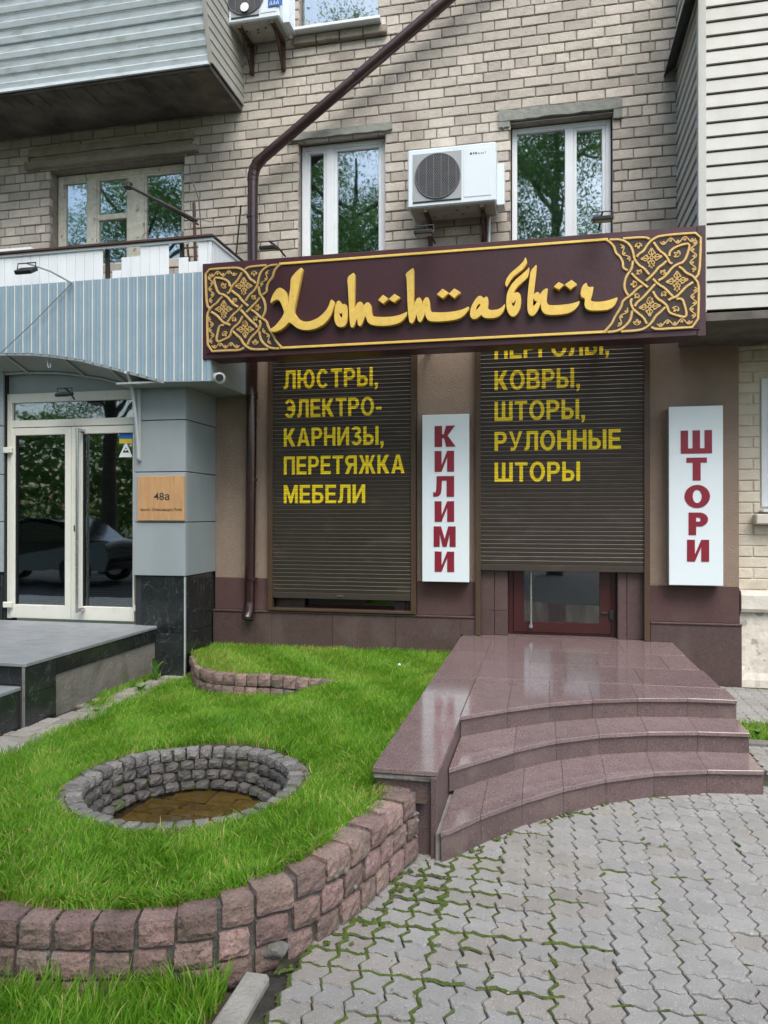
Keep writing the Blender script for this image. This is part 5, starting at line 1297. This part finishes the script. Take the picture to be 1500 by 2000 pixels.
# white board balcony
wb_ = thing('small_balcony', 'low balcony parapet of white vertical boards with missing pieces above the canopy', 'balcony', (-4.2, 6.4, 3.8))
DB = 6.37; x = -5.6; k = 0; XBr = -3.0
gaps = [(X2a, X2b) for X2a, X2b in ((at(208, 500, DB)[0], at(272, 500, DB)[0]), (at(326, 500, DB)[0], at(377, 500, DB)[0]))]
while x < XBr-.02:
    w_ = min(.0985, XBr-x); top = 4.095; skip = False
    for gi, (ga, gb) in enumerate(gaps):
        u = (x+w_/2-ga)
        if ga-.02 < x+w_/2 < gb+.02:
            q = u/(gb-ga)
            top = (3.79 if q < .28 else (3.88 if q < .55 else 4.0)) if gi == 0 else (3.79 if q < .3 else (3.955 if q < .7 else 3.915))
            if q > .85: top = 4.0 if gi == 0 else 3.91
    if top > 3.8:
        cb('board', 'boards', wb_, x+.0015, x+w_-.0015, DB, DB+.012, 3.79 if True else 3.8, top, .002)
    x += w_
y = DB+.03
while y < 7.3:
    cb('side_board', 'boards', wb_, XBr-.012, XBr, y, min(y+.095, 7.33), 3.79, 4.095, .002); y += .097
cb('cap_rail', 'rust', wb_, -5.9, XBr+.025, DB-.035, DB+.03, 4.118, 4.142, .004); cb('cap_rail', 'rust', wb_, XBr-.03, XBr+.025, DB+.031, 7.35, 4.118, 4.142, .004)
cb('edge_trim', 'boards', wb_, -5.9, XBr+.014, DB-.014, DB-.0005, 4.09, 4.117, .003); cb('edge_trim', 'boards', wb_, XBr+.0005, XBr+.014, DB+.0, 7.34, 4.09, 4.117, .003)
for x in (-5.3, -4.62, -4.13, -3.62, -3.35): cb('rail_post', 'black_metal', wb_, x, x+.035, DB+.05, DB+.085, 3.8, 4.117, .003)
cb('back_panel', 'rust', wb_, -5.9, -3.03, DB+.55, DB+.57, 3.75, 4.0, .003)
B().box(-8, FX1-.03, 6.4, DS, 3.72, 3.78).build('balcony_floor', M['conc'], wb_)
# boxes lying on the balcony edge at left
bxx = thing('old_crate', 'worn pale box lying on the left end of the balcony rail', 'box', (-5.2, 6.8, 4.14))
cb('box_body', 'boards', bxx, -5.75, -4.95, 6.42, 6.8, 4.144, 4.2, .006); cb('rust_patch', 'rust', bxx, -5.6, -5.2, 6.414, 6.4195, 4.15, 4.17, .001); cb('slot', 'black_metal', bxx, -5.5, -5.3, 6.414, 6.4195, 4.175, 4.188, .001)
# antenna mast with arm on the balcony
an = thing('antenna_arm', 'dark broken lamp arm leaning over the balcony before the wooden window', 'antenna', (-3.5, 6.9, 4.0))
p0 = at(385, 430, 6.9); p1 = at(250, 362, 6.7)
B().tube([(p0[0], 6.9, p0[1]), (p1[0], 6.7, p1[1])], .016, 6).build('arm', M['black_metal'], an, True)
B().tube([(p0[0], 6.93, p0[1]-.03), (p1[0]+.08, 6.74, p1[1]-.04)], .009, 6).build('arm_wire', M['black_metal'], an, True)
cb('arm_head', 'black_metal', an, p1[0]-.04, p1[0]+.03, 6.66, 6.74, p1[1]-.03, p1[1]+.04, .01)
q0 = at(382, 460, 6.9); q1 = at(378, 395, 6.9); B().tube([(q0[0], 6.9, 4.0), (q1[0], 6.9, q1[1])], .017, 6).build('mast', M['rust'], an, True)
q0 = at(398, 455, 6.95); q1 = at(372, 340, 6.95); B().tube([(q0[0], 6.95, 4.0), (at(388, 390, 6.95)[0], 6.95, at(388, 390, 6.95)[1]), (q1[0], 6.95, q1[1])], .007, 5).build('whip', M['black_metal'], an, True)
q0 = at(365, 440, 6.95); q1 = at(372, 460, 6.95); B().tube([(q0[0], 6.95, 4.3), (q1[0], 6.95, 4.0)], .012, 5).build('stub', M['rust'], an, True)
cab = B(); A_ = at(385, 425, 6.9); C_ = at(432, 430, 7.33); cab.tube([(A_[0], 6.9, A_[1]), ((A_[0]+C_[0])/2, 7.1, (A_[1]+C_[1])/2-.03), (C_[0], 7.33, C_[1])], .004, 4)
tag(cab.build('cable', M['cable']), 'thin cable running from the broken lamp arm to the brick wall', 'cable')
rod = B(); A_ = at(470, 400, 7.3); C_ = at(458, 490, 7.3); rod.tube([(A_[0], 7.3, A_[1]), (C_[0], 7.3, C_[1]-.2)], .009, 5)
tag(rod.build('thin_rod', M['black_metal'], None, True), 'thin dark rod leaning on the bricks beside the downpipe', 'rod')

# ---- porch
po = thing('porch', 'raised grey porch with cracked black marble edging before the left entrance', 'porch', (-4.5, 5.5, 0))
PX = -3.695; PY = 4.745; PZ = .47
x = PX+.012
for i, (ya, yb) in enumerate(((PY-.01, 5.35), (5.353, 5.98), (5.983, 6.66))):
    for (xa, xb) in ((-4.35, PX+.012), (-5.1, -4.353), (-7, -5.103)): B().cbox(xa, xb, ya, yb, PZ-.028, PZ, .004).build('top_slab', M['porch_top'], po)
B().box(-7, PX-.03, PY+.03, 6.66, -.1, PZ-.029).build('core', M['porch_side'], po)
ys = [PY, 5.1, 5.42, 5.68, 5.96, 6.25, 6.5, 6.62]
for i, (ya, yb) in enumerate(zip(ys, ys[1:])):
    zb_ = -.02 if i == 0 else .3+.02*random.random()*0
    if i == 0: cb('edge_tile', 'black_tile', po, PX-.02, PX, ya+.002, yb-.002, .235, PZ-.032, .002); cb('edge_tile', 'black_tile', po, PX-.02, PX, ya+.002, yb-.002, -.04, .232, .002)
    else: cb('edge_tile', 'black_tile', po, PX-.02, PX, ya+.002, yb-.002, .315, PZ-.032, .002)
cb('render_panel', 'porch_side', po, PX-.029, PX-.012, 5.102, 6.62, -.05, .312, .004)
cb('edge_tile', 'black_tile', po, -4.0, PX-.022, PY-.001, PY+.02, .31, PZ-.032, .002); cb('edge_tile', 'black_tile', po, -4.4, -4.003, PY-.001, PY+.02, .31, PZ-.032, .002)
cb('corner_strip', 'cement', po, PX-.022, PX+.003, PY-.012, PY, -.03, PZ-.03, .004)
cb('lower_step', 'porch_top', po, -6, PX-.03, 4.42, PY-.003, .27, .3, .005); cb('step_riser', 'black_tile', po, -6, PX-.035, 4.43, 4.45, -.05, .268, .003); B().box(-6, PX-.04, 4.45, PY-.002, -.05, .268).build('core', M['grout'], po)
cb('edge_tile', 'black_tile', po, PX-.05, PX-.031, 4.43, PY-.013, -.04, .268, .002)

# ---- plaque
pq = thing('address_plaque', 'square oak board with number 48a on the grey pillar', 'sign', (-3.65, 6.58, 1.5))
xa, za = at(268, 930, DP-.02); xb, zb_ = at(360, 1017, DP-.02)
cb('board', 'plaque', pq, xa, xb, DP-.02, DP-.001, zb_, za, .003)
u = lambda x_, y_: (xa+(xb-xa)*(x_-268)/92, za-(za-zb_)*(y_-930)/87)
(qa, qz), (qb, _) = u(301, 977), u(331, 977); text_line('48а', qa, qb, qz, .075, DP-.0215, M['ink'], pq, .008, 0, 'digit')
(qa, qz), (qb, _) = u(274, 998), u(355, 998); text_line('просп. Олександра Поля', qa, qb, qz, .027, DP-.0215, M['ink'], pq, .012, 0, 'small_letter')

# ---- security camera
sc_ = thing('security_camera', 'small white dome camera under the end of the canopy', 'camera', (-2.97, 6.5, 2.95))
cx_, cz_ = at(429, 738, 6.45)
bm = bmesh.new(); bmesh.ops.create_uvsphere(bm, u_segments=14, v_segments=8, radius=.055)
me = bpy.data.meshes.new('camera_body'); 
for v in bm.verts: v.co += Vector((cx_, 6.45, cz_))
bm.to_mesh(me); bm.free(); me.materials.append(M['boards']); me.polygons.foreach_set('use_smooth', [True]*len(me.polygons)); put('camera_body', me, sc_)
B().tube([(cx_+.0, 6.43, cz_), (cx_+.03, 6.385, cz_-.01)], .035, 12).build('lens_hood', M['black_plastic'], sc_, True)
B().tube([(cx_-.05, 6.47, cz_+.01), (cx_-.04, 6.46, cz_+.01), (cx_-.0, 6.45, cz_)], .045, 12).build('mount', M['boards'], sc_, True)

# ---- downpipe
dp = thing('downpipe', 'maroon metal downpipe running diagonally then straight down the facade', 'drainpipe', (-2.95, 7.2, .47))
PYp = 7.2; PXp = -2.935; pts = []
top = at(870, 0, PYp); slope = Vector((top[0]-PXp, 0, top[1]-5.1)).normalized()
path_ = [(PXp-.03, PYp-.0, .62), (PXp-.015, PYp, 2.0), (PXp, PYp, 3.5), (PXp+.0, PYp, 5.0)]
B().tube(path_, .054, 18).build('vertical_pipe', M['pipe'], dp, True)
el = [(PXp, PYp, 5.0), (PXp+.004, PYp, 5.06), (PXp+.02, PYp, 5.12), (PXp+.05, PYp, 5.175), (PXp+.1, PYp, 5.22)]
B().tube(el, .058, 18).build('elbow', M['pipe'], dp, True)
for p in el[1:-1]: B().tube([(p[0]-.004, p[1], p[2]-.006), (p[0]+.004, p[1], p[2]+.006)], .062, 18).build('elbow_rib', M['pipe'], dp, True)
e_ = Vector(el[-1]); tp = Vector((top[0], PYp, top[1])); dd = (tp-e_).normalized()
B().tube([tuple(e_), tuple(e_+dd*1.25)], .054, 18).build('diagonal_pipe', M['pipe'], dp, True); B().tube([tuple(e_+dd*1.22), tuple(e_+dd*3.6)], .057, 18).build('diagonal_pipe', M['pipe'], dp, True)
for s_ in (1.22, 1.26, 2.2): B().tube([tuple(e_+dd*s_), tuple(e_+dd*(s_+.02))], .062, 18).build('collar', M['pipe'], dp, True)
for z in (.88, 1.9, 2.75, 2.79, 4.62): B().tube([(PXp-.012 if z < 2 else PXp-.005, PYp, z), (PXp-.012 if z < 2 else PXp-.005, PYp, z+.025)], .0605, 18).build('collar', M['pipe'], dp, True)
B().tube([(PXp-.03, PYp, .66), (PXp-.032, PYp-.012, .56), (PXp-.035, PYp-.05, .49)], [.058, .058, .06], 18, cap=False).build('outlet', M['pipe'], dp, True)
B().tube([(PXp-.032, PYp-.014, .555), (PXp-.034, PYp-.045, .498)], .0565, 18).build('outlet_inside', M['grille'], dp, True)

# ================================================================== air conditioners
def ac(x0, x1, z0, z1, yf, yb, label, full, logo):
    t = thing('air_conditioner', label, 'air conditioner', ((x0+x1)/2, yb, z0), 'air conditioner units on the brick wall')
    B().cbox(x0, x1, yf, yb, z0, z1, .012).build('casing', M['ac'], t)
    w_, h_ = x1-x0, z1-z0
    fx, fz, fr = x0+w_*.345, z0+h_*.5, h_*.385
    cb('grille_panel', 'grille', t, x0+w_*.06, x0+w_*.615, yf-.006, yf-.0005, z0+h_*.09, z1-h_*.09, .002)
    ring_ = [(fx+fr*math.cos(a), fz+fr*math.sin(a)) for a in np.linspace(0, 2*math.pi, 40, endpoint=False)]
    b = B(); b.prism(ring_, yf-.009, yf-.0062, 'y'); b.build('fan_opening', M['fan'], t)
    for k in range(5):
        a = k*2*math.pi/5+.3; b = B(); pts_ = []
        for rr_, da in ((.2, 0), (.95, .1), (.97, .75), (.6, .9), (.2, .6)): pts_.append((fx+fr*rr_*math.cos(a+da), fz+fr*rr_*math.sin(a+da)))
        b.prism(pts_, yf-.0115, yf-.0092, 'y'); b.build('fan_blade', M['black_plastic'], t)
    g = B(); n = 26
    for i in range(n):
        d_ = -fr+2*fr*(i+.5)/n; L = math.sqrt(max(0, fr*fr-d_*d_))
        a = math.radians(-55); ux, uz = math.cos(a), math.sin(a); cx, cz = fx-uz*d_, fz+ux*d_
        g.tube([(cx-ux*L, yf-.016, cz-uz*L), (cx+ux*L, yf-.016, cz+uz*L)], .0022, 3, False)
    for i in range(6):
        d_ = -fr+2*fr*(i+.5)/6; L = math.sqrt(fr*fr-d_*d_); g.tube([(fx+d_, yf-.02, fz-L), (fx+d_, yf-.02, fz+L)], .0036, 4, False)
    g.tube([(fx+fr*math.cos(a), yf-.012, fz+fr*math.sin(a)) for a in np.linspace(0, 2*math.pi, 33)], .006, 5, False)
    tag(g.build('fan_guard', mat('guard wire', (.12, .13, .14), None, 5, .5), t), kind='stuff')
    cb('service_panel', 'ac', t, x0+w_*.64, x1-w_*.055, yf-.004, yf-.0005, z0+h_*.1, z1-h_*.08, .003)
    cb('vent_gap', 'black_plastic', t, x0+w_*.06, x0+w_*.61, yf-.008, yf-.001, z0+h_*.07, z0+h_*.085, .001)
    cb('base_pan', 'ac_dirty', t, x0+.02, x1-.02, yf+.02, yb-.01, z0-.012, z0-.001, .004)
    for k in range(9): 
        qx, qy = random.uniform(x0+.1, x1-.1), random.uniform(yf+.05, yb-.1); q = B(); rr_ = random.uniform(.006, .014); q.prism([(qx+rr_*math.cos(a), qy+rr_*math.sin(a)) for a in np.linspace(0, 6.28, 9)[:-1]], z0-.0135, z0-.0122); q.build('drain_hole', M['black_plastic'], t)
    # valve cover on the right
    b = B(); b.prism([(yf+.1, z0-.0), (yb-.06, z0), (yb-.06, z0+h_*.62), (yb-.12, z0+h_*.7), (yf+.1, z0+h_*.7)], x1+.001, x1+.07, 'x'); b.build('valve_cover', M['ac'], t)
    # bracket
    for bx_ in (x0+w_*.2, x1-w_*.16):
        q = cb('bracket', 'rust', t, bx_-.02, bx_+.02, yf+.02, 7.37, z0-.045, z0-.0135, .003)
        B().cbox(bx_-.02, bx_+.02, 7.335, 7.372, z0-.32, z0-.046, .003).build('bracket_upright', M['rust'], q)
        B().tube([(bx_, 7.33, z0-.3), (bx_, yf+.12, z0-.05)], .012, 5).build('bracket_strut', M['rust'], q)
    if logo == 'marks':
        xs_ = x0+w_*.71
        b = B(); q = [(0, 0, .018, .02), (.022, .002, .012, .018), (.038, 0, .014, .02), (.056, 0, .006, .016), (.066, 0, .01, .008), (.082, 0, .008, .014), (.096, 0, .006, .01), (.108, 0, .004, .024)]
        for dx, dz, w2, h2 in q: b.box(xs_+dx*1.3, xs_+dx*1.3+w2, yf-.0055, yf-.0042, z1-h_*.19+dz, z1-h_*.19+dz+h2)
        b.build('brand_mark', M['ink'], t)
    return t
ac(-1.272, -.43, 4.49, 5.045, 6.99, 7.33, 'white air conditioner outdoor unit between the two plastic windows', True, 'marks')
a2 = ac(-3.115, -2.57, 6.52, 7.05, 6.99, 7.33, 'white air conditioner unit beside the upper balcony cut by the picture top', True, None)
# round sticker + blue badge on the upper unit
c0 = at(477, 11, 6.96); q = B(); q.prism([(c0[0]+.045*math.cos(a), c0[1]+.045*math.sin(a)) for a in np.linspace(0, 6.28, 21)[:-1]], 6.955, 6.96, 'y'); q.build('round_sticker', M['sticker_white'], a2)
c0 = at(522, 6, 6.97); c1 = at(550, -12, 6.97); cb('blue_badge', 'sticker_blue', a2, c0[0], c1[0], 6.978, 6.984, c0[1]-.02, c1[1], .002)
q = B(); zz0 = c0[1]-.005
for k in range(3): q.tube([(c0[0]+.02+k*.035, 6.976, zz0), (c0[0]+.035+k*.035, 6.976, zz0+.04), (c0[0]+.04+k*.035, 6.976, zz0)], .004, 4)
q.build('badge_mark', M['sticker_white'], a2)
# drain tube + hose of the middle unit
cd = B(); hx_, hz_ = at(957, 422, 7.3); hx2, hz2 = at(955, 470, 7.3); cd.tube([(hx_, 7.3, hz_), (hx2, 7.3, hz2-.1)], .011, 8)
tag(cd.build('drain_hose', M['boards'], None, True), 'short white drain hose hanging below the middle air conditioner', 'hose')

# ================================================================== floodlights
def flood(px, py, D, armpx, armpy, armD, label, s=1., parts_arm=True, tilt=.5):
    x, z = at(px, py, D)
    t = thing('floodlight', label, 'floodlight', (x, D, z), 'black floodlights')
    b = B(); b.cbox(-.085*s, .085*s, -.055*s, .055*s, -.018*s, .018*s, .006); me = b.mesh('lamp_head', M['black_plastic'])
    o = put('lamp_head', me, t, (x, D, z)); o.rotation_euler = (tilt, 0, 0)
    gq = B().cbox(-.07*s, .07*s, -.045*s, .045*s, -.021*s, -.0185*s, .001).mesh('lamp_glass', M['grille']); o2 = put('lamp_glass', gq, t, (x, D, z)); o2.rotation_euler = (tilt, 0, 0)
    B().tube([(x-.09*s, D, z), (x-.09*s, D+.01, z+.07*s), (x+.09*s, D+.01, z+.07*s), (x+.09*s, D, z)], .006*s, 5).build('yoke', M['black_metal'], t)
    xa, za = at(armpx, armpy, armD); B().tube([(x, D+.01, z+.07*s), ((x+xa)/2, (D+armD)/2, (z+.07*s+za)/2+.02), (xa, armD, za)], .009*s, 6).build('arm', M['pale_metal' if parts_arm else 'black_metal'], t, True)
    return t
flood(50, 528, 5.75, 140, 552, 6.335, 'black floodlight on a long pale arm before the blue grey fascia', 1.0, True, .55)
flood(125, 770, 6.5, 145, 780, 6.72, 'small floodlight under the canopy above the entrance door', .9, False, .3)
flood(525, 484, 6.1, 557, 500, 6.5, 'black floodlight on the top left of the burgundy sign by the downpipe', .9, False, .15)
flood(828, 454, 6.1, 850, 475, 6.5, 'black floodlight on the sign top under the middle air conditioner', .9, False, .1)
flood(1178, 427, 6.1, 1170, 448, 6.5, 'black floodlight on the sign top before the right window', .9, False, .1)
cbk2 = B(); A_ = at(140, 552, 6.33); C_ = at(0, 690, 6.3); cbk2.tube([(A_[0], 6.33, A_[1]), ((A_[0]*.5+C_[0]*.5), 6.31, (A_[1]+C_[1])/2-.02), (C_[0], 6.3, C_[1])], .004, 4)
tag(cbk2.build('cable', M['cable']), 'thin sagging cable across the blue grey fascia', 'cable')

# ================================================================== weeds, dandelion
def weed(x, y, z, n, ln, wd_, label, up=.8, m='weed'):
    t = thing('weed', label, 'plant', (x, y, z))
    for k in range(n):
        a = 2*math.pi*k/n+random.uniform(-.3, .3); L = ln*random.uniform(.7, 1.1); b = B(); vs = []
        for i in range(6):
            s_ = i/5; r_ = L*(s_*(1-up)+.25*s_*s_); h_ = L*up*math.sin(s_*1.5); w2 = wd_*math.sin(math.pi*min(.97, s_+.08))*(.8+.2*(i % 2))
            cx, cy, cz = x+math.cos(a)*r_, y+math.sin(a)*r_, z+h_; nx_, ny_ = -math.sin(a)*w2, math.cos(a)*w2
            vs += [(cx-nx_, cy-ny_, cz), (cx, cy, cz-.15*w2), (cx+nx_, cy+ny_, cz)]
        b.add(vs, [(3*i+q, 3*i+q+1, 3*i+q+4, 3*i+q+3) for i in range(5) for q in (0, 1)]); b.build('leaf', M[m], t, True)
X0, Y0 = atz(305, 1325, .02); weed(X0, Y0, .0, 5, .26, .03, 'tall broad leaved weed at the corner of porch and marble pillar', .85)
X0, Y0 = atz(275, 1345, .02); weed(X0, Y0, .0, 12, .13, .014, 'spreading dandelion rosette below the porch side', .5)
X0, Y0 = atz(38, 1413, .0); weed(X0, Y0, .0, 9, .12, .016, 'small leafy weed at the front foot of the porch', .6)
X0, Y0 = atz(190, 1388, .0); weed(X0, Y0, .0, 10, .06, .01, 'low weed patch between the path slabs', .4)
X0, Y0 = atz(1478, 1440, .0); weed(X0, Y0, .02, 9, .08, .013, 'small weed beside the kerb right of the steps', .5)
dn = thing('dandelion', 'single white dandelion seed head in the lawn near the plinth', 'flower', (*atz(780, 1298, .22), .15))
dx_, dy_ = atz(780, 1298, .25); bm = bmesh.new(); bmesh.ops.create_icosphere(bm, subdivisions=2, radius=.013)
for v in bm.verts: v.co *= random.uniform(.8, 1.15); v.co += Vector((dx_, dy_, .25))
me = bpy.data.meshes.new('seed_head'); bm.to_mesh(me); bm.free(); me.materials.append(M['petal']); put('seed_head', me, dn)
B().tube([(dx_, dy_, .12), (dx_, dy_, .24)], .003, 5).build('stem', M['weed'], dn)

# ================================================================== across the street (seen in the glass)
def tree(x, y, h, r, seed, label):
    r *= 1.15
    t = thing('street_tree', label, 'tree', (x, y, 0), 'trees across the street')
    rr_ = random.Random(seed); rn = np.random.default_rng(seed)
    B().tube([(x, y, -.1), (x+.1, y, h*.3), (x, y+.1, h*.6), (x+.1, y, h*.85)], [.22, .17, .11, .04], 10).build('trunk', M['bark'], t, True)
    br = B(); cl = []
    for k in range(16):
        a = rr_.uniform(0, 6.28); z0 = h*rr_.uniform(.3, .75); L = r*rr_.uniform(.6, 1); p = (x+math.cos(a)*L, y+math.sin(a)*L, z0+L*rr_.uniform(.3, .9))
        br.tube([(x, y, z0), ((x+p[0])/2, (y+p[1])/2, (z0+p[2])/2+.2), p], [.07, .05, .015], 5); cl.append(p)
    br.build('branches', M['bark'], t, True)
    for k in range(44): a = rr_.uniform(0, 6.28); q = rr_.random()**.6*r; cl.append((x+math.cos(a)*q, y+math.sin(a)*q, h*rr_.uniform(.35, 1.0)))
    n = 90000; C = np.array(cl); ci = rn.integers(0, len(C), n); P = C[ci]+rn.normal(0, 1, (n, 3))*np.array([.42, .42, .3])
    d1 = rn.normal(0, 1, (n, 3)); d1 /= np.linalg.norm(d1, axis=1)[:, None]; d2 = np.cross(d1, rn.normal(0, 1, (n, 3))); d2 /= np.linalg.norm(d2, axis=1)[:, None]
    s = rn.uniform(.022, .045, (n, 1)); V = np.stack([P-d1*s, P+d2*s*.6, P+d1*s, P-d2*s*.6], 1).reshape(-1, 3)
    tag(bulk('crown', V, np.arange(4*n).reshape(n, 4), M['leaf'], t, rn.uniform(.1, .9, n)), kind='stuff')
tree(-11.5, -4.5, 12.5, 3.0, 1, 'leafy tree across the street, left of the three, mirrored in the wooden window')
tree(-5.2, -5.0, 13.5, 2.6, 2, 'leafy tree across the street, middle one, mirrored in the window by the downpipe')
tree(-8.3, -5.6, 13, 2.6, 4, 'leafy tree across the street standing behind the black parked cars')
tree(.3, -5.2, 14.5, 2.4, 3, 'leafy tree across the street, nearest the steps, mirrored in the right window')
def car(x, y, label, rz=0):
    t = thing('parked_car', label, 'car', (x, y, 0))
    prof_ = [(-2.1, .35), (-2.15, .65), (-2.0, .85), (-1.2, .95), (-.6, 1.38), (.1, 1.46), (.9, 1.42), (1.6, 1.0), (2.0, .95), (2.1, .6), (2.05, .35)]
    b = B(); n = len(prof_)
    rowsY = [(-.8, .9), (-.86, 1.), (.86, 1.), (.8, .9)]
    vs = []
    for yy_, k in rowsY:
        for (px_, pz_) in prof_: vs.append((x+px_*(.97 if k < 1 else 1), y+yy_*(1 if pz_ < 1 else .82), pz_*(k if pz_ > 1.3 else 1)))
    fs = [(r_*n+i, r_*n+i+1, (r_+1)*n+i+1, (r_+1)*n+i) for r_ in range(3) for i in range(n-1)]+[tuple(range(n)), tuple(range(3*n, 4*n))[::-1], tuple(r_*n for r_ in range(4)), tuple(r_*n+n-1 for r_ in range(4))[::-1]]
    b.add(vs, fs); b.build('body', M['car_paint'], t, True)
    for sy in (-.79, .79):
        q = B(); q.prism([(x-1.05, .98), (x-.55, 1.33), (x+.1, 1.38), (x+.85, 1.34), (x+1.4, 1.0)], y+sy-.03, y+sy+.03, 'y'); q.build('side_window', M['car_glass'], t)
        for wx in (-1.35, 1.3):
            ty = B().tube([(x+wx, y+sy*1.02-.1, .32), (x+wx, y+sy*1.02+.1, .32)], .32, 20).build('tyre', M['rubber'], t, True)
            B().tube([(x+wx, y+sy*1.02-.105, .32), (x+wx, y+sy*1.02+.105, .32)], .19, 16).build('rim', M['steel'], ty, True)
    for sy in (-.6, .6): cb('headlight', 'steel', t, x-2.13, x-2.05, y+sy-.14, y+sy+.14, .62, .74, .02)
car(-11.2, -1.6, 'black parked car across the street mirrored in the entrance door')
car(-6.2, -2.4, 'second black parked car across the street nearer the camera')
tag(B().box(-60, 40, -60, -9, -.3, .0).build('far_verge', M['ground']), kind='structure')
n = 60000; P = np.stack([rng.uniform(-55, 25, n), rng.uniform(-17, -15, n), rng.random(n)**.8*5.2], 1); P[:, 2] += .9*np.sin(P[:, 0]*.5)*P[:, 2]/5
d1 = rng.normal(0, 1, (n, 3)); d1 /= np.linalg.norm(d1, axis=1)[:, None]; d2 = np.cross(d1, rng.normal(0, 1, (n, 3))); d2 /= np.linalg.norm(d2, axis=1)[:, None]
s_ = rng.uniform(.1, .2, (n, 1)); V = np.stack([P-d1*s_, P+d2*s_*.6, P+d1*s_, P-d2*s_*.6], 1).reshape(-1, 3)
tag(bulk('far_shrubbery', V, np.arange(4*n).reshape(n, 4), M['leaf'], None, rng.uniform(.1, .8, n)), 'dense shrubbery along the far side of the street', None, None, 'stuff')
for o in bpy.data.objects:
    if '_w' in o: del o['_w']
